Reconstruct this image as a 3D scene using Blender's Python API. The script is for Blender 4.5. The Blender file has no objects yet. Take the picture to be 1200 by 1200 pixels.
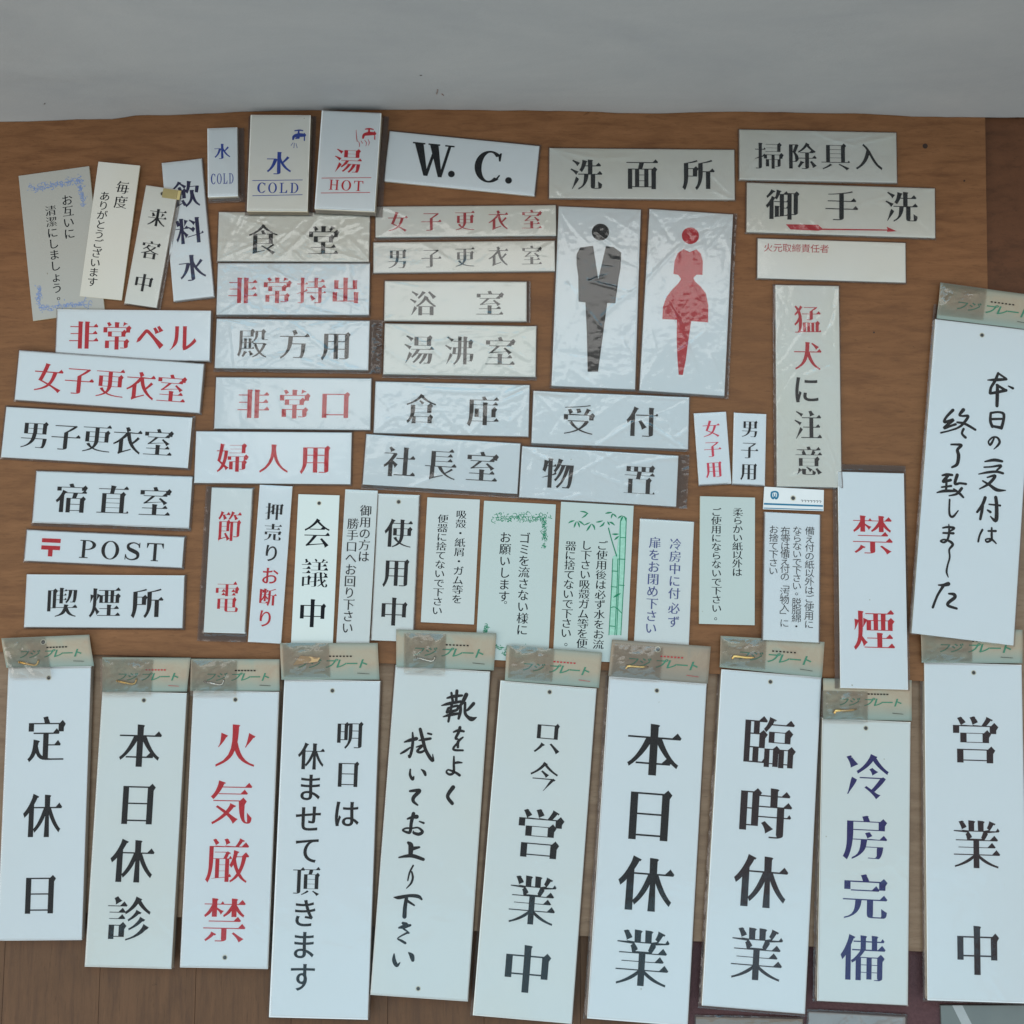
import bpy, bmesh, math, random
from mathutils import Vector, Matrix, noise
from mathutils.geometry import tessellate_polygon, delaunay_2d_cdt
random.seed(7)
SC = bpy.context.scene
COL = SC.collection
MM = 0.001

# ------------------------------------------------------------ camera
FOV, TILT, CH = 55.0, math.radians(5.5), 0.80
cam = bpy.data.cameras.new('camera')
cam.sensor_fit = 'HORIZONTAL'; cam.sensor_width = 36.0
cam.angle = math.radians(FOV); cam.clip_start = 0.02; cam.clip_end = 50
camo = bpy.data.objects.new('camera', cam); COL.objects.link(camo)
camo.location = (0, -CH*math.tan(TILT), CH); camo.rotation_euler = (TILT, 0, 0)
SC.camera = camo

# ------------------------------------------------------------ world, lamps, exposure
world = bpy.data.worlds.new('World'); SC.world = world; world.use_nodes = True
bg = world.node_tree.nodes['Background']
bg.inputs[0].default_value = (1.0, 0.975, 0.93, 1); bg.inputs[1].default_value = 0.65
def area(name, loc, target, sx, sy, power, col):
    l = bpy.data.lights.new(name, 'AREA'); l.shape = 'RECTANGLE'; l.size = sx; l.size_y = sy
    l.energy = power; l.color = col
    o = bpy.data.objects.new(name, l); COL.objects.link(o); o.location = loc
    o.rotation_euler = (Vector(target)-Vector(loc)).to_track_quat('-Z', 'Y').to_euler()
    return o
area('sky_light', (-0.05, 1.95, 2.45), (0.0, 1.45, 0.0), 2.6, 1.3, 22, (0.12, 0.66, 1.0))
area('blue_fill_light', (0.1, -1.75, 2.45), (0.05, -1.0, 0.0), 3.0, 1.4, 16, (0.30, 0.78, 1.05))  # added blue fill behind the camera, brightens and cools the bottom row
area('window_light', (-0.08, 0.91, 2.45), (-0.04, 0.80, 0.0), 1.85, 0.58, 7.2, (1.0, 0.99, 0.96))
area('left_fill_light', (-2.1, -0.9, 1.1), (0.1, 0.30, 0.1), 1.2, 1.0, 9.5, (1.0, 0.96, 0.90))  # added soft fill from the left, makes the panel lighter on that side
SC.view_settings.view_transform = 'Standard'; SC.view_settings.look = 'None'
SC.view_settings.exposure = 0.24; SC.view_settings.gamma = 1
SC.cycles.max_bounces = 10; SC.cycles.transparent_max_bounces = 24

# ------------------------------------------------------------ materials
MATS = {}
def mat(name, build):
    if name in MATS: return MATS[name]
    m = bpy.data.materials.new(name); m.use_nodes = True
    nt = m.node_tree; nt.nodes.clear()
    out = nt.nodes.new('ShaderNodeOutputMaterial')
    sh = build(nt, lambda t, **k: node(nt, t, **k))
    nt.links.new(sh, out.inputs[0]); MATS[name] = m
    return m
def node(nt, t, **k):
    n = nt.nodes.new(t)
    for a, b in k.items():
        if a in n.inputs.keys() or a.startswith('i_'):
            key = a[2:].replace('_', ' ') if a.startswith('i_') else a
            s = n.inputs[int(key)] if key.isdigit() else n.inputs[key]
            if isinstance(b, bpy.types.NodeSocket): nt.links.new(b, s)
            else: s.default_value = b
        else: setattr(n, a, b)
    return n
def ramp(nt, fac, stops):
    r = nt.nodes.new('ShaderNodeValToRGB'); nt.links.new(fac, r.inputs[0])
    e = r.color_ramp.elements
    while len(e) < len(stops): e.new(0.5)
    for el, (p, c) in zip(e, stops): el.position = p; el.color = (*c, 1)
    return r.outputs[0]
def mix(nt, f, a, b, mode='MIX'):
    n = nt.nodes.new('ShaderNodeMix'); n.data_type = 'RGBA'; n.blend_type = mode
    for s, v in ((n.inputs[0], f), (n.inputs[6], a), (n.inputs[7], b)):
        if isinstance(v, bpy.types.NodeSocket): nt.links.new(v, s)
        elif isinstance(v, tuple): s.default_value = (*v, 1)
        else: s.default_value = v
    return n.outputs[2]
def coords(nt, scale=(1, 1, 1), loc=(0, 0, 0)):
    tc = nt.nodes.new('ShaderNodeTexCoord'); mp = nt.nodes.new('ShaderNodeMapping')
    nt.links.new(tc.outputs['Object'], mp.inputs[0])
    oi = nt.nodes.new('ShaderNodeObjectInfo')
    mp.inputs['Scale'].default_value = scale; mp.inputs['Location'].default_value = loc
    sc = nt.nodes.new('ShaderNodeVectorMath'); sc.operation = 'SCALE'; sc.inputs[0].default_value = (37., 91., 13.)
    nt.links.new(oi.outputs['Random'], sc.inputs['Scale'])
    ad = nt.nodes.new('ShaderNodeVectorMath'); ad.operation = 'ADD'
    nt.links.new(mp.outputs[0], ad.inputs[0]); nt.links.new(sc.outputs[0], ad.inputs[1])
    return ad.outputs[0]
def cmm(nt, scale=(1, 1, 1), loc=(0, 0, 0)):
    return coords(nt, tuple(x*.001 for x in scale), loc)
def principled(nt, base, rough=.4, spec=.5, normal=None, metal=0, coat=0):
    p = nt.nodes.new('ShaderNodeBsdfPrincipled')
    def put(k, v):
        if isinstance(v, bpy.types.NodeSocket): nt.links.new(v, p.inputs[k])
        else: p.inputs[k].default_value = (*v, 1) if isinstance(v, tuple) else v
    put('Base Color', base); put('Roughness', rough); put('Specular IOR Level', spec); put('Metallic', metal)
    put('Coat Weight', coat)
    if normal is not None: nt.links.new(normal, p.inputs['Normal'])
    return p.outputs[0]
def bump(nt, h, strength, dist=.001):
    b = nt.nodes.new('ShaderNodeBump'); nt.links.new(h, b.inputs['Height'])
    b.inputs['Strength'].default_value = strength; b.inputs['Distance'].default_value = dist
    return b.outputs[0]
def nz(nt, vec, scale, detail=4, rough=.55, dist=0):
    n = nt.nodes.new('ShaderNodeTexNoise'); nt.links.new(vec, n.inputs['Vector'])
    n.inputs['Scale'].default_value = scale; n.inputs['Detail'].default_value = detail
    n.inputs['Roughness'].default_value = rough; n.inputs['Distortion'].default_value = dist
    return n.outputs['Fac']

def plate_mat(name, c1, c2):
    def b(nt, N):
        v = cmm(nt)
        f = nz(nt, v, 9, 3); f2 = nz(nt, v, 600, 2)
        col = mix(nt, ramp(nt, f, [(.4, (0, 0, 0)), (.75, (1, 1, 1))]), c1, c2)
        sp = ramp(nt, nz(nt, v, 190, 1), [(.83, (0, 0, 0)), (.86, (1, 1, 1))])
        col = mix(nt, sp, col, (c2[0]*.62, c2[1]*.58, c2[2]*.5))
        return principled(nt, col, .33, .45, bump(nt, f2, .08, .0003))
    return mat(name, b)
PL = {'w': plate_mat('white_acrylic', (.74, .78, .80), (.73, .77, .78)),
      'c': plate_mat('ivory_acrylic', (.715, .75, .74), (.72, .74, .705)),
      'p': plate_mat('pale_grey_green_plate', (.46, .53, .51), (.45, .51, .48)),
      's': plate_mat('pale_grey_plate', (.51, .55, .54), (.49, .53, .51)),
      'v': plate_mat('off_white_plate', (.60, .66, .64), (.60, .64, .60)),
      'o': plate_mat('aged_grey_plate', (.39, .39, .36), (.38, .37, .33)),
      't': plate_mat('aged_cream_plate', (.60, .585, .53), (.57, .54, .45)),
      'y': plate_mat('yellowed_acrylic', (.75, .745, .70), (.74, .72, .64))}
def edge_mat(name, c):
    return mat(name, lambda nt, N: principled(nt, mix(nt, nz(nt, cmm(nt), 60, 3), c, tuple(x*.75 for x in c)), .5, .4))
EDGE = {'w': edge_mat('plate_edge_cream', (.66, .62, .50)), 'c': edge_mat('plate_edge_ivory', (.66, .60, .42)), 'y': edge_mat('plate_edge_yellow', (.64, .56, .38))}
for q, k in (('p', 'c'), ('s', 'w'), ('v', 'c'), ('o', 'y'), ('t', 'y')): EDGE[q] = EDGE[k]
INKC = dict(k=(.007, .009, .012), d=(.010, .010, .010), e=(.022, .023, .020), r=(.50, .022, .035), q=(.42, .035, .045), p=(.62, .06, .10),
            b=(.035, .07, .33), n=(.022, .02, .13), m=(.03, .03, .08), u=(.06, .08, .24), g=(.02, .19, .10), h=(.026, .014, .018), j=(.06, .20, .13), l=(.30, .53, .42), v=(.18, .25, .45))
def ink(c):
    col = INKC[c]
    def b(nt, N):
        v = cmm(nt)
        f = nz(nt, v, 400, 3)
        return principled(nt, mix(nt, ramp(nt, f, [(.45, (0, 0, 0)), (.8, (1, 1, 1))]), col, tuple(min(1, x*1.25+.002) for x in col)), .42, .1)
    return mat('ink_'+{'k': 'black', 'd': 'soft_black', 'e': 'grey', 'r': 'red', 'q': 'faded_red', 'p': 'pink_red', 'b': 'blue', 'n': 'navy', 'm': 'dark_navy', 'u': 'slate_blue', 'g': 'green', 'h': 'brown_black', 'j': 'muted_green', 'l': 'pale_green', 'v': 'pale_blue'}[c], b)

def film_mat(name, refl, milk, rough, tint=(.985, .985, .98), bscale=55, bstr=.25):
    def b(nt, N):
        v = cmm(nt)
        h = nz(nt, v, bscale, 3, .5, .6)
        nb = bump(nt, h, bstr, .004)
        fr = N('ShaderNodeFresnel', IOR=1.48); nt.links.new(nb, fr.inputs['Normal'])
        mu = N('ShaderNodeMath', operation='MULTIPLY', i_0=fr.outputs[0], i_1=refl, use_clamp=True)
        tr = N('ShaderNodeBsdfTransparent', Color=(*tint, 1))
        gl = N('ShaderNodeBsdfGlossy', Roughness=rough); nt.links.new(nb, gl.inputs['Normal'])
        df = N('ShaderNodeBsdfDiffuse', Color=(.8, .8, .78, 1))
        m1 = N('ShaderNodeMixShader'); m1.inputs[0].default_value = milk
        nt.links.new(tr.outputs[0], m1.inputs[1]); nt.links.new(df.outputs[0], m1.inputs[2])
        m2 = N('ShaderNodeMixShader'); nt.links.new(mu.outputs[0], m2.inputs[0])
        nt.links.new(m1.outputs[0], m2.inputs[1]); nt.links.new(gl.outputs[0], m2.inputs[2])
        return m2.outputs[0]
    return mat(name, b)
FILM_TIGHT = film_mat('clear_film_tight', .8, .006, .10, (.985, .985, .985), 30, .10)
FILM_CREASED = film_mat('clear_film_creased', 1.5, .014, .10, (.98, .98, .975), 40, .16)
FILM_SEAM_SHADED = film_mat('sealed_margin_with_shade', 1.2, .03, .16, (.66, .62, .61), 60, .3)  # sealed margin, tinted darker to paint in contact shade around the plates
POUCH = film_mat('pouch_film', 1.5, .03, .12, (.92, .88, .83), 45, .25)
TAPE = mat('yellow_tape', lambda nt, N: principled(nt, mix(nt, nz(nt, cmm(nt), 80, 3), (.60, .50, .22), (.45, .36, .15)), .3, .5))

def lauan(name, ca, cb, cc, stretch, dark=.5, seed=0.):
    def b(nt, N):
        v = coords(nt, stretch, (seed, seed*1.7, 0)); vo = coords(nt, (stretch[0],)*3, (seed, 0, 0))
        grain = nz(nt, v, 26, 8, .68, .4)
        fine = nz(nt, v, 130, 6, .7)
        blotch = nz(nt, vo, 5.5, 4, .6, .3)
        col = ramp(nt, grain, [(.30, cc), (.5, ca), (.72, cb)])
        col = mix(nt, ramp(nt, fine, [(.56, (0, 0, 0)), (.72, (1, 1, 1))]), col, tuple(x*.66 for x in ca))
        col = mix(nt, ramp(nt, blotch, [(.5, (0, 0, 0)), (.78, (.55, .55, .55))]), col, tuple(x*.70 for x in ca))
        knots = nz(nt, coords(nt, (stretch[0], stretch[0]*2.2, stretch[0]), (seed+3, 1, 0)), 21, 5, .75, 1.0)
        col = mix(nt, ramp(nt, knots, [(.70, (0, 0, 0)), (.76, (.8, .8, .8))]), col, tuple(x*.45 for x in cc))
        r = ramp(nt, grain, [(.3, (.5, .5, .5)), (.7, (.68, .68, .68))])
        return principled(nt, col, r, .28, bump(nt, fine, .35, .0004))
    return mat(name, b)
BOARD_A = lauan('lauan_board', (.190, .083, .033), (.235, .106, .045), (.128, .052, .020), (.9, 5.0, 1), seed=1.3)
BOARD_B = lauan('old_lauan_board', (.225, .145, .092), (.27, .185, .125), (.165, .10, .062), (.9, 4.0, 1), seed=5.1)
FLOORM = lauan('dark_floor_wood', (.112, .056, .028), (.140, .071, .037), (.075, .036, .019), (.0055, .0005, .001), seed=2.2)
CARD_EDGE = edge_mat('cut_paper', (.5, .46, .38))

# ------------------------------------------------------------ mesh helpers
def link(name, me, m, parent=None, smooth=False):
    o = bpy.data.objects.new(name, me); COL.objects.link(o)
    for q in (m if isinstance(m, (list, tuple)) else [m]): me.materials.append(q)
    if parent: o.parent = parent
    if smooth: me.shade_smooth()
    return o
def from_py(name, vs, fs, m, parent=None, smooth=False, fm=None):
    me = bpy.data.meshes.new(name); me.from_pydata([tuple(v) for v in vs], [], fs)
    if fm: me.polygons.foreach_set('material_index', fm)
    me.update()
    return link(name, me, m, parent, smooth)
def box(name, w, h, t, m, parent=None, bev=.35, z0=0., cx=0., cy=0., edge=None):
    bm = bmesh.new(); bmesh.ops.create_cube(bm, size=1)
    for v in bm.verts: v.co = Vector((cx+v.co.x*w, cy+v.co.y*h, z0+(v.co.z+.5)*t))
    if bev: bmesh.ops.bevel(bm, geom=bm.edges[:], offset=bev, segments=2, affect='EDGES', profile=.6)
    for f in bm.faces:
        if edge is not None and f.normal.z < .5: f.material_index = 1
    me = bpy.data.meshes.new(name); bm.to_mesh(me); bm.free()
    return link(name, me, [m] if edge is None else [m, edge], parent)
def tube(pts, r, n=8):
    vs, fs = [], []
    for i, p in enumerate(pts):
        p = Vector(p); a = Vector(pts[max(i-1, 0)]); b = Vector(pts[min(i+1, len(pts)-1)])
        d = (b-a).normalized(); s = d.cross(Vector((0, 0, 1)))
        if s.length < .01: s = d.cross(Vector((1, 0, 0)))
        s.normalize(); u = s.cross(d); rr = r[i] if isinstance(r, (list, tuple)) else r
        for k in range(n):
            t = 2*math.pi*k/n; vs.append(p+(s*math.cos(t)+u*math.sin(t))*rr)
    for i in range(len(pts)-1):
        for k in range(n):
            a, b = i*n+k, i*n+(k+1) % n; fs.append((a, b, b+n, a+n))
    fs.append(tuple(range(n))[::-1]); fs.append(tuple(range((len(pts)-1)*n, len(pts)*n)))
    return vs, fs
def prop(o, **k):
    for a, b in k.items(): o[a] = b

# ------------------------------------------------------------ lettering: outlines reshaped into a serif face
GC = {}
def bez(p0, h0, h1, p1, n):
    out = []
    for i in range(1, n):
        t = i/n; s = 1-t
        out.append(tuple(s*s*s*p0[k]+3*s*s*t*h0[k]+3*s*t*t*h1[k]+t*t*t*p1[k] for k in (0, 1)))
    return out
def outline(ch):
    c = bpy.data.curves.new('g', 'FONT'); c.body = ch
    o = bpy.data.objects.new('g', c); COL.objects.link(o)
    cu = o.to_curve(bpy.context.evaluated_depsgraph_get())
    res = []
    for s in cu.splines:
        if s.type == 'BEZIER' and len(s.bezier_points) > 2:
            L = [[tuple(p.co[:2]), tuple(p.handle_left[:2]), tuple(p.handle_right[:2])] for p in s.bezier_points]
            res.append(L)
    o.to_curve_clear(); bpy.data.objects.remove(o); bpy.data.curves.remove(c)
    return res
def sub(a, b): return (a[0]-b[0], a[1]-b[1])
def nrm(a):
    l = math.hypot(*a)
    return (a[0]/l, a[1]/l) if l > 1e-9 else (0, 0)
def area2(L): return sum(L[i][0][0]*L[(i+1) % len(L)][0][1]-L[(i+1) % len(L)][0][0]*L[i][0][1] for i in range(len(L)))
def fill(loops, ox=0., oy=0.):
    """triangulate outlines that may cross themselves: nonzero winding decides what is ink"""
    V, E = [], []
    for l in loops:
        o = len(V); n = len(l); V += [Vector((x, y)) for x, y in l]; E += [(o+i, o+(i+1) % n) for i in range(n)]
    v2, _, f2, _, _, _ = delaunay_2d_cdt(V, E, [], 0, 1e-5)
    pts = [(v.x-ox, v.y-oy) for v in v2]; fs = []
    for t in f2:
        a, b, c = (v2[k] for k in t[:3])
        cr = (b.x-a.x)*(c.y-a.y)-(b.y-a.y)*(c.x-a.x)
        if abs(cr) < 1e-9: continue
        px, py = (a.x+b.x+c.x)/3, (a.y+b.y+c.y)/3; wn = 0
        for l in loops:
            x0, y0 = l[-1]
            for x1, y1 in l:
                if y0 <= py < y1 or y1 <= py < y0:
                    if x0+(py-y0)/(y1-y0)*(x1-x0) > px: wn += 1 if y1 > y0 else -1
                x0, y0 = x1, y1
        if wn: fs.append(tuple(t) if cr > 0 else tuple(t)[::-1])
    return pts, fs
def glyph(ch, style):
    key = (ch, style)
    if key in GC: return GC[key]
    sp = outline(ch)
    han = '\u4e00' <= ch <= '\u9fff'; kata = '\u30a0' <= ch <= '\u30ff'
    big = style == 'M'
    dense = sum(len(L) for L in sp)
    if style == 'T': kx = ky = 0
    elif style == 'B': kx, ky = .03, -.012
    elif han: kx, ky = ((.030 if dense < 58 else .021 if dense < 76 else .013 if dense < 100 else .008), .0225) if big else (.016, .013)
    elif big: kx, ky = .022, -.004
    else: kx, ky = .012, .0
    sgn = 1 if area2(max(sp, key=lambda L: abs(area2(L)))) > 0 else -1
    loops = []
    for L in sp:
        n = len(L)
        out_n = lambda d: (d[1]*sgn, -d[0]*sgn)
        off = lambda q: kx*q[0]*q[0]-ky*q[1]*q[1]
        segs = []
        for i in range(n):
            p0, p1 = L[i][0], L[(i+1) % n][0]; h0, h1 = L[i][2], L[(i+1) % n][1]
            ln = math.hypot(*sub(p1, p0)) or 1e-9
            t0 = nrm(sub(h0, p0)) if math.hypot(*sub(h0, p0)) > 1e-4 else nrm(sub(p1, p0))
            t1 = nrm(sub(p1, h1)) if math.hypot(*sub(p1, h1)) > 1e-4 else nrm(sub(p1, p0))
            dd = nrm(sub(p1, p0))
            st = abs(t0[0]*dd[1]-t0[1]*dd[0]) < .03 and abs(t1[0]*dd[1]-t1[1]*dd[0]) < .03
            segs.append([p0, h0, h1, p1, t0, t1, ln, st, dd])
        turn = []
        for i in range(n):
            a, b = segs[i-1][5], segs[i][4]
            turn.append((a[0]*b[1]-a[1]*b[0])*sgn)
        caps = [segs[i][7] and .035 < segs[i][6] < .125 and turn[i] > .5 and turn[(i+1) % n] > .5 for i in range(n)]
        P = []
        for i in range(n):
            p = L[i][0]; a, b = segs[i-1][5], segs[i][4]
            n1, n2 = out_n(a), out_n(b); d1, d2 = off(n1), off(n2)
            det = n1[0]*n2[1]-n1[1]*n2[0]
            if abs(det) > .35:
                x = (d1*n2[1]-d2*n1[1])/det; y = (n1[0]*d2-n2[0]*d1)/det
            else:
                x = (n1[0]*d1+n2[0]*d2)/2; y = (n1[1]*d1+n2[1]*d2)/2
            lim = .05; l = math.hypot(x, y)
            if l > lim: x, y = x*lim/l, y*lim/l
            P.append([p[0]+x, p[1]+y, x, y])
        if han or (kata and big):
            for i in range(n):
                if not caps[i]: continue
                j = (i+1) % n; nn = out_n(segs[i][8])
                if nn[0] < -.3 and nn[1] < -.2 and big:      # tip of a left-falling stroke
                    mx, my = (P[i][0]+P[j][0])/2, (P[i][1]+P[j][1])/2
                    mx += nn[0]*.018; my += nn[1]*.018
                    for q in (i, j):
                        P[q][2] += (mx-P[q][0])*.82; P[q][3] += (my-P[q][1])*.82
                        P[q][0] += (mx-P[q][0])*.82; P[q][1] += (my-P[q][1])*.82
                elif nn[0] > .35 and nn[1] < -.25 and big:     # foot of a right-falling stroke widens
                    d = nrm((P[j][0]-P[i][0], P[j][1]-P[i][1]))
                    P[i][0] -= d[0]*.024; P[i][1] -= d[1]*.024; P[j][0] += d[0]*.03; P[j][1] += d[1]*.03
        loop = []
        for i in range(n):
            j = (i+1) % n; s = segs[i]
            nin = out_n(segs[i-1][5]); nout = out_n(s[4]); v = (P[i][0], P[i][1])
            nn_prev_cap = caps[i-1]; cap = caps[i]
            done = False
            if han and turn[i] > .6:
                if (cap and out_n(s[8])[0] > .85) or (nn_prev_cap and out_n(segs[i-1][8])[0] > .85):
                    oth = j if cap else i-1
                    top = P[i][1] > P[oth][1]
                    if top:
                        k = 1. if big else .7
                        tri = [(v[0]-.145*k, v[1]), (v[0]-.055*k, v[1]+.088*k), (v[0]+.018, v[1]+.004)]
                        nxt = segs[i-1] if cap else s     # the long top edge this serif sits on
                        if nxt[6] < .16: tri[0] = (v[0]-.06*k, v[1]); tri[1] = (v[0]-.02*k, v[1]+.055*k)
                        loop += tri if cap else tri[::-1]
                        done = True
                elif big and not cap and not nn_prev_cap:
                    ns = sorted((nin, nout), key=lambda q: q[1])
                    if ns[1][1] > .93 and ns[0][0] > .93 and s[6] > .1 and segs[i-1][6] > .1:   # shoulder corner
                        seq = [(v[0]-.105, v[1]), (v[0]-.035, v[1]+.062), (v[0]+.046, v[1]-.018), (v[0]+.002, v[1]-.085)]
                        loop += seq if nin[1] > .9 else seq[::-1]
                        done = True
                elif big and ((cap and out_n(s[8])[1] > .9) or (nn_prev_cap and out_n(segs[i-1][8])[1] > .9)):
                    oth = j if cap else i-1
                    if P[i][0] > P[oth][0]:
                        seq = [(v[0]-.012, v[1]+.004), (v[0]+.024, v[1]-.010), (v[0], v[1]-.042)]
                        loop += seq if nn_prev_cap else seq[::-1]; done = True
                    else:
                        loop.append((v[0]-.006, v[1]+.012)); done = True
            if not done: loop.append(v)
            if not s[7]:
                h0 = (s[1][0]+P[i][2], s[1][1]+P[i][3]); h1 = (s[2][0]+P[j][2], s[2][1]+P[j][3])
                loop += bez(v, h0, h1, (P[j][0], P[j][1]), 6 if big else 4)
        loops.append(loop)
    pts, fs = fill(loops, .5, .38)
    GC[key] = (pts, fs)
    return GC[key]

def stroke_poly(pts, n=7, round_end=True):
    """variable-width brush stroke as a strip of quads; pts = (x, y, width)"""
    P = []
    m = len(pts)
    if m == 2: pts = [pts[0], tuple((pts[0][k]+pts[1][k])/2 for k in range(3)), pts[1]]; m = 3
    for i in range(m-1):
        p0, p1, p2, p3 = pts[max(i-1, 0)], pts[i], pts[i+1], pts[min(i+2, m-1)]
        for k in range(n):
            t = k/n
            P.append(tuple(.5*((2*p1[j])+(-p0[j]+p2[j])*t*.8+(2*p0[j]-5*p1[j]+4*p2[j]-p3[j])*t*t*.8+(-p0[j]+3*p1[j]-3*p2[j]+p3[j])*t*t*t*.8)
                           if False else .5*((2*p1[j])+(-p0[j]+p2[j])*t+(2*p0[j]-5*p1[j]+4*p2[j]-p3[j])*t*t+(-p0[j]+3*p1[j]-3*p2[j]+p3[j])*t*t*t) for j in range(3)))
    P.append(pts[-1])
    vs, fs = [], []
    for i, (x, y, w) in enumerate(P):
        a, b = P[max(i-1, 0)], P[min(i+1, len(P)-1)]
        d = nrm((b[0]-a[0], b[1]-a[1])); w = max(w, .08)
        vs += [(x-d[1]*w/2, y+d[0]*w/2), (x+d[1]*w/2, y-d[0]*w/2)]
    for i in range(len(P)-1): fs.append((2*i+1, 2*i+3, 2*i+2, 2*i))
    if round_end:
        for e in (0, -1):
            x, y, w = P[e]
            if w > .25:
                c = len(vs); q = 8
                vs += [(x+math.cos(2*math.pi*k/q)*w*.5, y+math.sin(2*math.pi*k/q)*w*.5) for k in range(q)]
                fs.append(tuple(range(c, c+q)))
    return vs, fs
class Ink:
    """collects flat lettering at rising micro heights so that no two faces share a plane"""
    def __init__(s, z): s.z = z; s.v = []; s.f = []; s.k = 0
    def add(s, vs, fs, layered=True):
        o = len(s.v); z = s.z+s.k*.0016
        if layered: s.k = (s.k+1) % 40
        s.v += [(x, y, z) for x, y in vs]; s.f += [tuple(i+o for i in f) for f in fs]
    def each(s, vs, fs):
        for f in fs: s.add([vs[i] for i in f], [tuple(range(len(f)))])
    def glyph(s, ch, x, y, w, h, style, rot=0):
        p, f = glyph(ch, style)
        if rot: p = [(b, -a) for a, b in p]
        s.add([(x+a*w, y+b*h) for a, b in p], f, False)
    def poly(s, pts):
        t = tessellate_polygon([[Vector((x, y, 0)) for x, y in pts]])
        fs = []
        for q in t:
            a, b, c = (pts[k] for k in q)
            fs.append(tuple(q) if (b[0]-a[0])*(c[1]-a[1])-(b[1]-a[1])*(c[0]-a[0]) > 0 else tuple(q)[::-1])
        s.add(pts, fs)
    def stroke(s, pts, n=7): s.add(*stroke_poly(pts, n)) if False else s._st(pts, n)
    def _st(s, pts, n):
        vs, fs = stroke_poly(pts, n)
        # give the body and each end disc a height of their own
        body = [f for f in fs if len(f) == 4]; caps = [f for f in fs if len(f) > 4]
        s.add(vs, body)
        for c in caps: s.add([vs[i] for i in c], [tuple(range(len(c)))])
    def disc(s, x, y, r, n=20): s.add([(x+r*math.cos(2*math.pi*k/n), y+r*math.sin(2*math.pi*k/n)) for k in range(n)], [tuple(range(n))])
    def ring(s, x, y, rx, ry, ix, iy, a0=0, a1=360, n=32, X=lambda p: p):
        vs = []
        for k in range(n+1):
            t = math.radians(a0+(a1-a0)*k/n)
            vs += [X((x+rx*math.cos(t), y+ry*math.sin(t))), X((x+ix*math.cos(t), y+iy*math.sin(t)))]
        s.add(vs, [(2*k+1, 2*k, 2*k+2, 2*k+3) for k in range(n)])
    def build(s, name, m, parent):
        return from_py(name, s.v, s.f, m, parent) if s.v else None

def latin(I, ch, cx, cy, w, h):
    """serif capitals; unit box x 0..1, y 0..1"""
    X = lambda p: (cx+(p[0]-.5)*w, cy+(p[1]-.5)*h)
    R = lambda x0, y0, x1, y1: I.add([X((x0, y0)), X((x1, y0)), X((x1, y1)), X((x0, y1))], [(0, 1, 2, 3)])
    Q = lambda *p: I.poly([X(q) for q in p])
    if ch == '.': I.disc(cx, cy, w*.47)
    elif ch == 'W':
        Q((.02, .97), (.245, .97), (.435, .02), (.33, .02)); Q((.435, .02), (.35, .02), (.53, .9), (.60, .9))
        Q((.41, .97), (.63, .97), (.80, .02), (.70, .02)); Q((.795, .02), (.72, .02), (.885, .97), (.96, .97))
        R(-.03, .955, .29, 1.); R(.37, .955, .67, 1.); R(.80, .955, 1.04, 1.)
    elif ch == 'C':
        I.ring(.53, .5, .53, .52, .28, .46, 46, 314, 40, X)
        Q((.84, .70), (.90, .70), (.92, .97), (.86, .97), (.80, .88)); Q((.86, .12), (.94, .24), (.90, .27), (.80, .14))
    elif ch == 'O': I.ring(.5, .5, .5, .52, .30, .47, 0, 360, 44, X)
    elif ch == 'H':
        for x in (.20, .80):
            R(x-.085, .04, x+.085, .96); R(x-.19, 0, x+.19, .05); R(x-.19, .95, x+.19, 1)
        R(.28, .47, .72, .53)
    elif ch == 'T':
        R(.41, .04, .59, .95); R(.30, 0, .70, .05); R(.03, .94, .97, 1); Q((.03, .95), (.03, .72), (.07, .72), (.16, .95)); Q((.97, .95), (.84, .95), (.93, .72), (.97, .72))
    elif ch == 'L':
        R(.20, .04, .38, .96); R(.06, .95, .54, 1); R(.06, 0, .92, .055); Q((.70, .05), (.92, .05), (.95, .32), (.91, .32))
    elif ch == 'D':
        R(.15, .04, .33, .96); R(.03, 0, .45, .05); R(.03, .95, .45, 1); I.ring(.42, .5, .55, .5, .36, .45, -90, 90, 24, X)
    elif ch == 'P':
        R(.18, .04, .36, .96); R(.04, 0, .52, .05); R(.04, .95, .48, 1); I.ring(.46, .73, .48, .27, .28, .22, -90, 90, 24, X); R(.34, .46, .47, .505)
    elif ch == 'S':
        pts = [(.86, .72, .05), (.80, .88, .07), (.52, .97, .07), (.25, .85, .14), (.28, .64, .19), (.52, .52, .22), (.78, .38, .20), (.78, .15, .14), (.50, .03, .07), (.22, .10, .07), (.12, .30, .05)]
        I._st([(*X((a, b)), c*w) for a, b, c in pts], 5)
        Q((.83, .70), (.90, .70), (.90, .98), (.85, .98)); Q((.08, .02), (.13, .02), (.15, .32), (.09, .32))

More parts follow.
